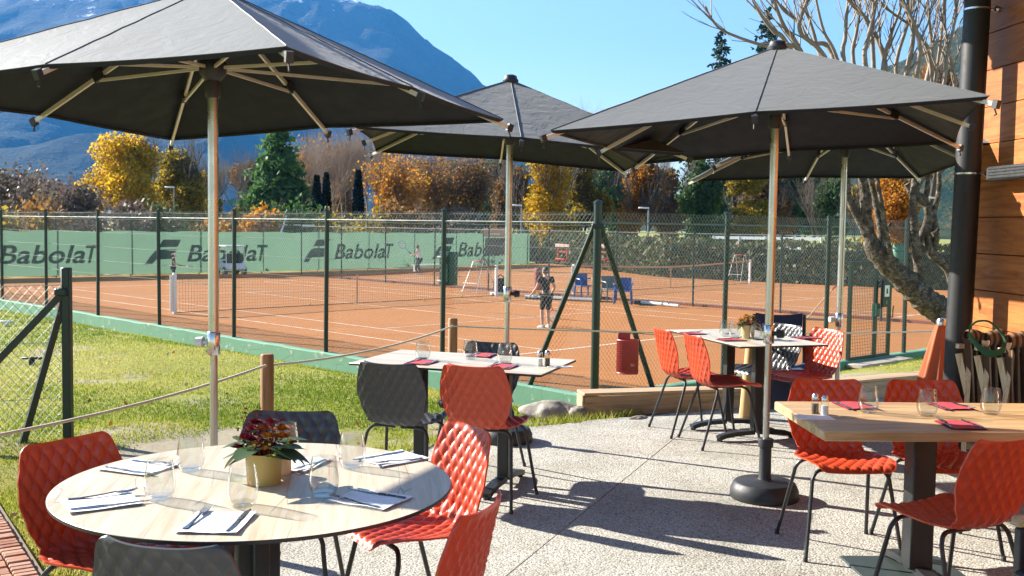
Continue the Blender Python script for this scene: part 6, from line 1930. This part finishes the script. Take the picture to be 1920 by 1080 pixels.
# white utility cart in front of the left windscreen
p = on_h(436, 516, HC); p.y -= .3
o = thing('utility_cart', 'small white utility cart parked at the left windscreen', 'cart', p, R(35))
MB().bbox((0, 0, .42), (.95, 1.5, .32), .1).build('body', white_metal, o); MB().bbox((0, .45, .62), (.85, .5, .22), .09).build('bonnet', white_metal, o); MB().bbox((0, -.1, 1.36), (.95, 1.15, .06), .03).build('roof', white_metal, o); MB().bbox((0, -.25, .64), (.8, .4, .1), .04).build('seat', black_cloth, o); MB().bbox((0, -.48, .85), (.8, .08, .36), .04).build('backrest', black_cloth, o)
for sx in (-.42, .42):
    for y in (-.6, .38): MB().tube([(sx, y, .5), (sx, y*.9, 1.35)], .02, 6).build('roof_post', white_metal, o)
    for y in (-.5, .5):
        w_ = thing_w = MB().lathe([(.09, -.07), (.21, -.06), (.22, 0), (.21, .06), (.09, .07)], 16).build('wheel', black_metal, o); w_.rotation_euler = (0, PI/2, 0); w_.location = (sx*1.05, y, .22)
        h_ = MB().lathe([(0, -.075), (.09, -.074), (.09, .074), (0, .075)], 12).build('rim', white_metal, w_)
MB().tube([(0, .35, .6), (0, .2, .9)], .015, 6).build('steering_column', black_metal, o)
# white bench near the white shirted player
p = on_h(806, 512, HC); o = thing('bench', 'long white bench at the foot of the windscreen', 'bench', p, math.atan2(db2.y, db2.x))
for y in (-.1, .1): MB().bbox((0, y, .44), (2.4, .16, .04), .01).build('slat', white_metal, o)
for x in (-1, 1): MB().bbox((x, 0, .21), (.06, .34, .42), .01).build('leg', white_metal, o)

# ------------------------------------------------------------------ terrace edge: timber, stones, bricks
beam_m = m_wood('beam_wood', (.52, .36, .22), (.30, .19, .11), 'X', .7, .7, bump=.25)
def beam(a, b, w, h, label):
    d = b - a; L = d.length
    o = thing('timber_beam', label, 'beam', (a.x, a.y, 0), math.atan2(d.y, d.x), 'timber beams along the terrace edge')
    MB().bbox((L/2, w/2, h/2 - .02), (L, w, h + .04), .012).build('beam', beam_m, o)
    MB().bbox((L/2, w/2 - .01, h + .016), (L + .03, w + .05, .024), .004).build('cap_board', beam_m, o)
    MB().bbox((-.011, w/2, h/2), (.02, w*.98, h), .004).build('end_board', beam_m, o)
beam(on_h(1096, 774, .0), on_h(1468, 762, .0), .16, .145, 'low timber beam whose end stands by the flat rock')
beam(on_h(1476, 761, 0), on_h(1800, 728, 0), .16, .15, 'low timber beam running on towards the pillar')
stone = NT('grey_stone'); v = stone.coord()
n_ = stone.noise(v, 6, 6, .65)
stone_m = stone.done(stone.bsdf(stone.ramp(n_, [(.3, (.10, .085, .07)), (.5, (.27, .24, .205)), (.7, (.42, .38, .33))]), .9, 0, .2, stone.bump(n_, .6, .03)))
def rock(c, r_, label, seed):
    bm = bmesh.new(); bmesh.ops.create_icosphere(bm, subdivisions=4, radius=1)
    for v_ in bm.verts:
        p = v_.co.copy(); k = 1 + .34 * (float(fbm(np.array(p.x*1.7 + seed), np.array(p.y*1.7 + p.z*1.3), 4, seed)) - .45) * 2
        v_.co = Vector((p.x*r_[0]*k, p.y*r_[1]*k, max(p.z, -.5)*r_[2]*k))
    me = bpy.data.meshes.new('rock'); bm.to_mesh(me); bm.free(); me.materials.append(stone_m)
    me.polygons.foreach_set('use_smooth', [True]*len(me.polygons))
    tag(link('rock', me, None, c, seed), label, 'rock', 'rocks at the terrace edge')
rock(on_h(1037, 775, 0) + Vector((0, .1, -.005)), (.27, .17, .085), 'flat grey rock between the grass and the timber beam', 3)
rock(on_h(1083, 780, 0) + Vector((0, .12, 0)), (.10, .09, .06), 'small brown stone touching the end of the timber beam', 5)
rock(on_h(1196, 785, 0) + Vector((0, .02, -.02)), (.12, .06, .04), 'small pale stone in front of the timber beam', 7)
rock(on_h(548, 636, -1.15) + Vector((0, 0, 0)), (.22, .14, .06), 'pale stone lying at the foot of the low green wall', 9)
# brick paving at the left
t = NT('paving_brick'); v = t.pos(); oi = t.n('ShaderNodeObjectInfo')
c = t.ramp(oi.outputs['Random'], [(0, (.26, .10, .06)), (.4, (.38, .17, .10)), (.7, (.44, .24, .16)), (1, (.33, .15, .10))])
c = t.mix(t.ramp(t.noise(v, 30, 5), [(.4, 0), (.75, .5)]), c, (.45, .33, .25))
brick_m = t.done(t.bsdf(c, .9, 0, .2, t.bump(t.noise(v, 60, 4), .4, .004)))
bp = struct(bpy.data.objects.new('brick_path', None)); COL.objects.link(bp)
ea, eb = on_h(0, 962, 0), on_h(62, 1062, 0)
ed = (eb - ea).normalized(); en = Vector((ed.y, -ed.x, 0))
if en.x > 0: en = -en
brick_me = MB().bbox((0, 0, -.012), (.094, .046, .06), .006).mesh('brick', brick_m)
rr = random.Random(8); ang = math.atan2(ed.y, ed.x)
def brick(u, w, rz):
    p = ea + ed * u + en * w
    b = link('brick', brick_me, bp, (p.x, p.y, rr.uniform(-.004, .004)), rz + rr.uniform(-.02, .02)); b.rotation_euler[0] = rr.uniform(-.02, .02)
for i in range(40): brick(-.35 + i * .052, .05, ang + PI/2)
for r_ in range(13):
    for i in range(20): brick(-.35 + i * .102 + (r_ % 2) * .051, .128 + r_ * .052, ang)
bed = [ea - ed * 1.3 + en * -.03, eb + ed * 1.6 + en * -.03, eb + ed * 1.6 + en * 1.7, ea - ed * 1.3 + en * 1.7]
MB().prism([(p.x, p.y) for p in bed], -.12, -.012).build('sand_bed', simple('sand_bed', (.20, .15, .10), .95, 0, .3, 15), bp, False)

# ------------------------------------------------------------------ grass blades, weeds, leaf litter
rng = np.random.default_rng(21)
def sample_lawn(n, near=4.6, far=23):
    y = 1 / rng.uniform(1/far, 1/near, n); x = rng.uniform(-.56, .56, n) * y
    keep = np.maximum(d_f1(x, y), d_f2(x, y)) > .18
    x, y = x[keep], y[keep]
    keep = ~inside(x, y, TERRACE)
    x, y = x[keep], y[keep]
    pb_ = ((np.stack([x, y], 1) - np.array([ea.x, ea.y])) @ np.array([en.x, en.y])) > -.04
    pl_ = pb_ & (x < -1.9) & (y < 6)
    return x[~pl_], y[~pl_]
def blades(x, y, z, h, w, mat, name, lean=.5):
    n = len(x); a = rng.uniform(0, 2*PI, n); b = rng.uniform(0, 2*PI, n)
    dx, dy = np.cos(a) * w, np.sin(a) * w
    lx, ly = np.cos(b) * h * lean, np.sin(b) * h * lean
    V = np.stack([np.stack([x - dx, y - dy, z - .01], 1), np.stack([x + dx, y + dy, z - .01], 1), np.stack([x + lx, y + ly, z + h], 1)], 1).reshape(-1, 3)
    return np_mesh(name, V, np.arange(3*n).reshape(n, 3), mat)
blade_m = m_leaf('grass_blade', [(.15, .20, .016), (.25, .30, .03), (.36, .38, .05), (.46, .42, .10), (.19, .24, .02)], .7, .45)
x, y = sample_lawn(420000)
b_ = bare_at(x, y) + (fbm(x * 1.1, y * 1.1, 4, 40) - .47) * 1.5
k = b_ < .44 + rng.normal(size=len(x)) * .05
x, y = x[k], y[k]
pz = fbm(x * .7, y * .7, 3, 77)
dry = fbm(x * .55 + 9, y * .55, 4, 91) + rng.normal(size=len(x)) * .05
h = (.010 + .022 * pz) * rng.uniform(.5, 1.4, len(x)); w = np.clip(.0035 + y * .00035, .004, .011)
blade_dry = m_leaf('dry_grass_blade', [(.30, .30, .05), (.42, .38, .09), (.52, .46, .17), (.24, .27, .03)], .7, .45)
blade_lush = m_leaf('lush_grass_blade', [(.07, .13, .012), (.12, .19, .016), (.18, .25, .022), (.25, .30, .03)], .7, .4)
for nm, kk, mm, lab in (('grass', (dry > .40) & (dry < .52), blade_m, 'short sunlit grass of the lawn sloping to the courts'), ('dry_grass', (dry >= .52) & (rng.uniform(size=len(x)) < .7), blade_dry, 'yellowed dry grass patches on the lawn'), ('lush_grass', dry <= .40, blade_lush, 'darker lush grass patches on the lawn')):
    g_ = stuff(link(nm, blades(x[kk], y[kk], lawn_h(x[kk], y[kk]), h[kk] * (1.3 if nm[0] == 'l' else 1), w[kk], mm, nm)))
    tag(g_, lab, 'grass')
# taller weeds along the terrace and timber
per = []
for i in range(0, 13):
    a, b = TERRACE[i], TERRACE[i+1]
    for j in range(520): 
        f = rng.uniform(); q = a + (b - a) * f; n__ = Vector((-(b-a).y, (b-a).x)).normalized()
        per.append((q.x + rng.normal() * .07 - n__.x * .06, q.y + rng.normal() * .07 - n__.y * .06))
per = np.array(per); x, y = per[:, 0], per[:, 1]
k = (fbm(x * 2.3, y * 2.3, 3, 5) > .45) & ~inside(x, y, TERRACE); x, y = x[k], y[k]
wd_ = stuff(link('weeds', blades(x, y, np.maximum(lawn_h(x, y), -.05), rng.uniform(.03, .13, len(x)), np.full(len(x), .006), blade_m, 'weeds', .7)))
tag(wd_, 'tufts of weeds along the terrace edge', 'weeds')
litter_m = m_leaf('fallen_leaf', [(.35, .2, .05), (.25, .11, .04), (.45, .38, .22), (.16, .08, .04)], .8, .2)
x, y = sample_lawn(260, 5, 18); V, Fc = leaf_quads(np.stack([x, y, lawn_h(x, y) + .03], 1), .022, rng, 3.0)
lt_ = stuff(link('fallen_leaves', np_mesh('fallen_leaves', V, Fc, litter_m))); tag(lt_, 'scattered fallen leaves on the lawn', 'leaves')
def on_lawn(px, py):
    d = ray(px, py); t_ = 3.0
    while t_ < 60 and EYE + d.z * t_ > float(lawn_h(d.x * t_, d.y * t_)): t_ += .02
    return Vector((d.x * t_, d.y * t_, EYE + d.z * t_))
# little sprinkler heads on the lawn, left
for px, py, lab in ((12, 612, 'small white sprinkler head on the grass behind the wire fence'), (60, 684, 'small dark sprinkler head on the grass behind the wire fence')):
    p = on_lawn(px, py)
    o = thing('sprinkler', lab, 'sprinkler', p)
    mm = white_metal if 'white' in lab else dark_plastic
    MB().lathe([(.035, 0), (.035, .05), (.02, .06), (.015, .09), (0, .095)], 12).build('body', mm, o); MB().bbox((0, 0, .075), (.22, .05, .025), .008).build('arm', mm, o)
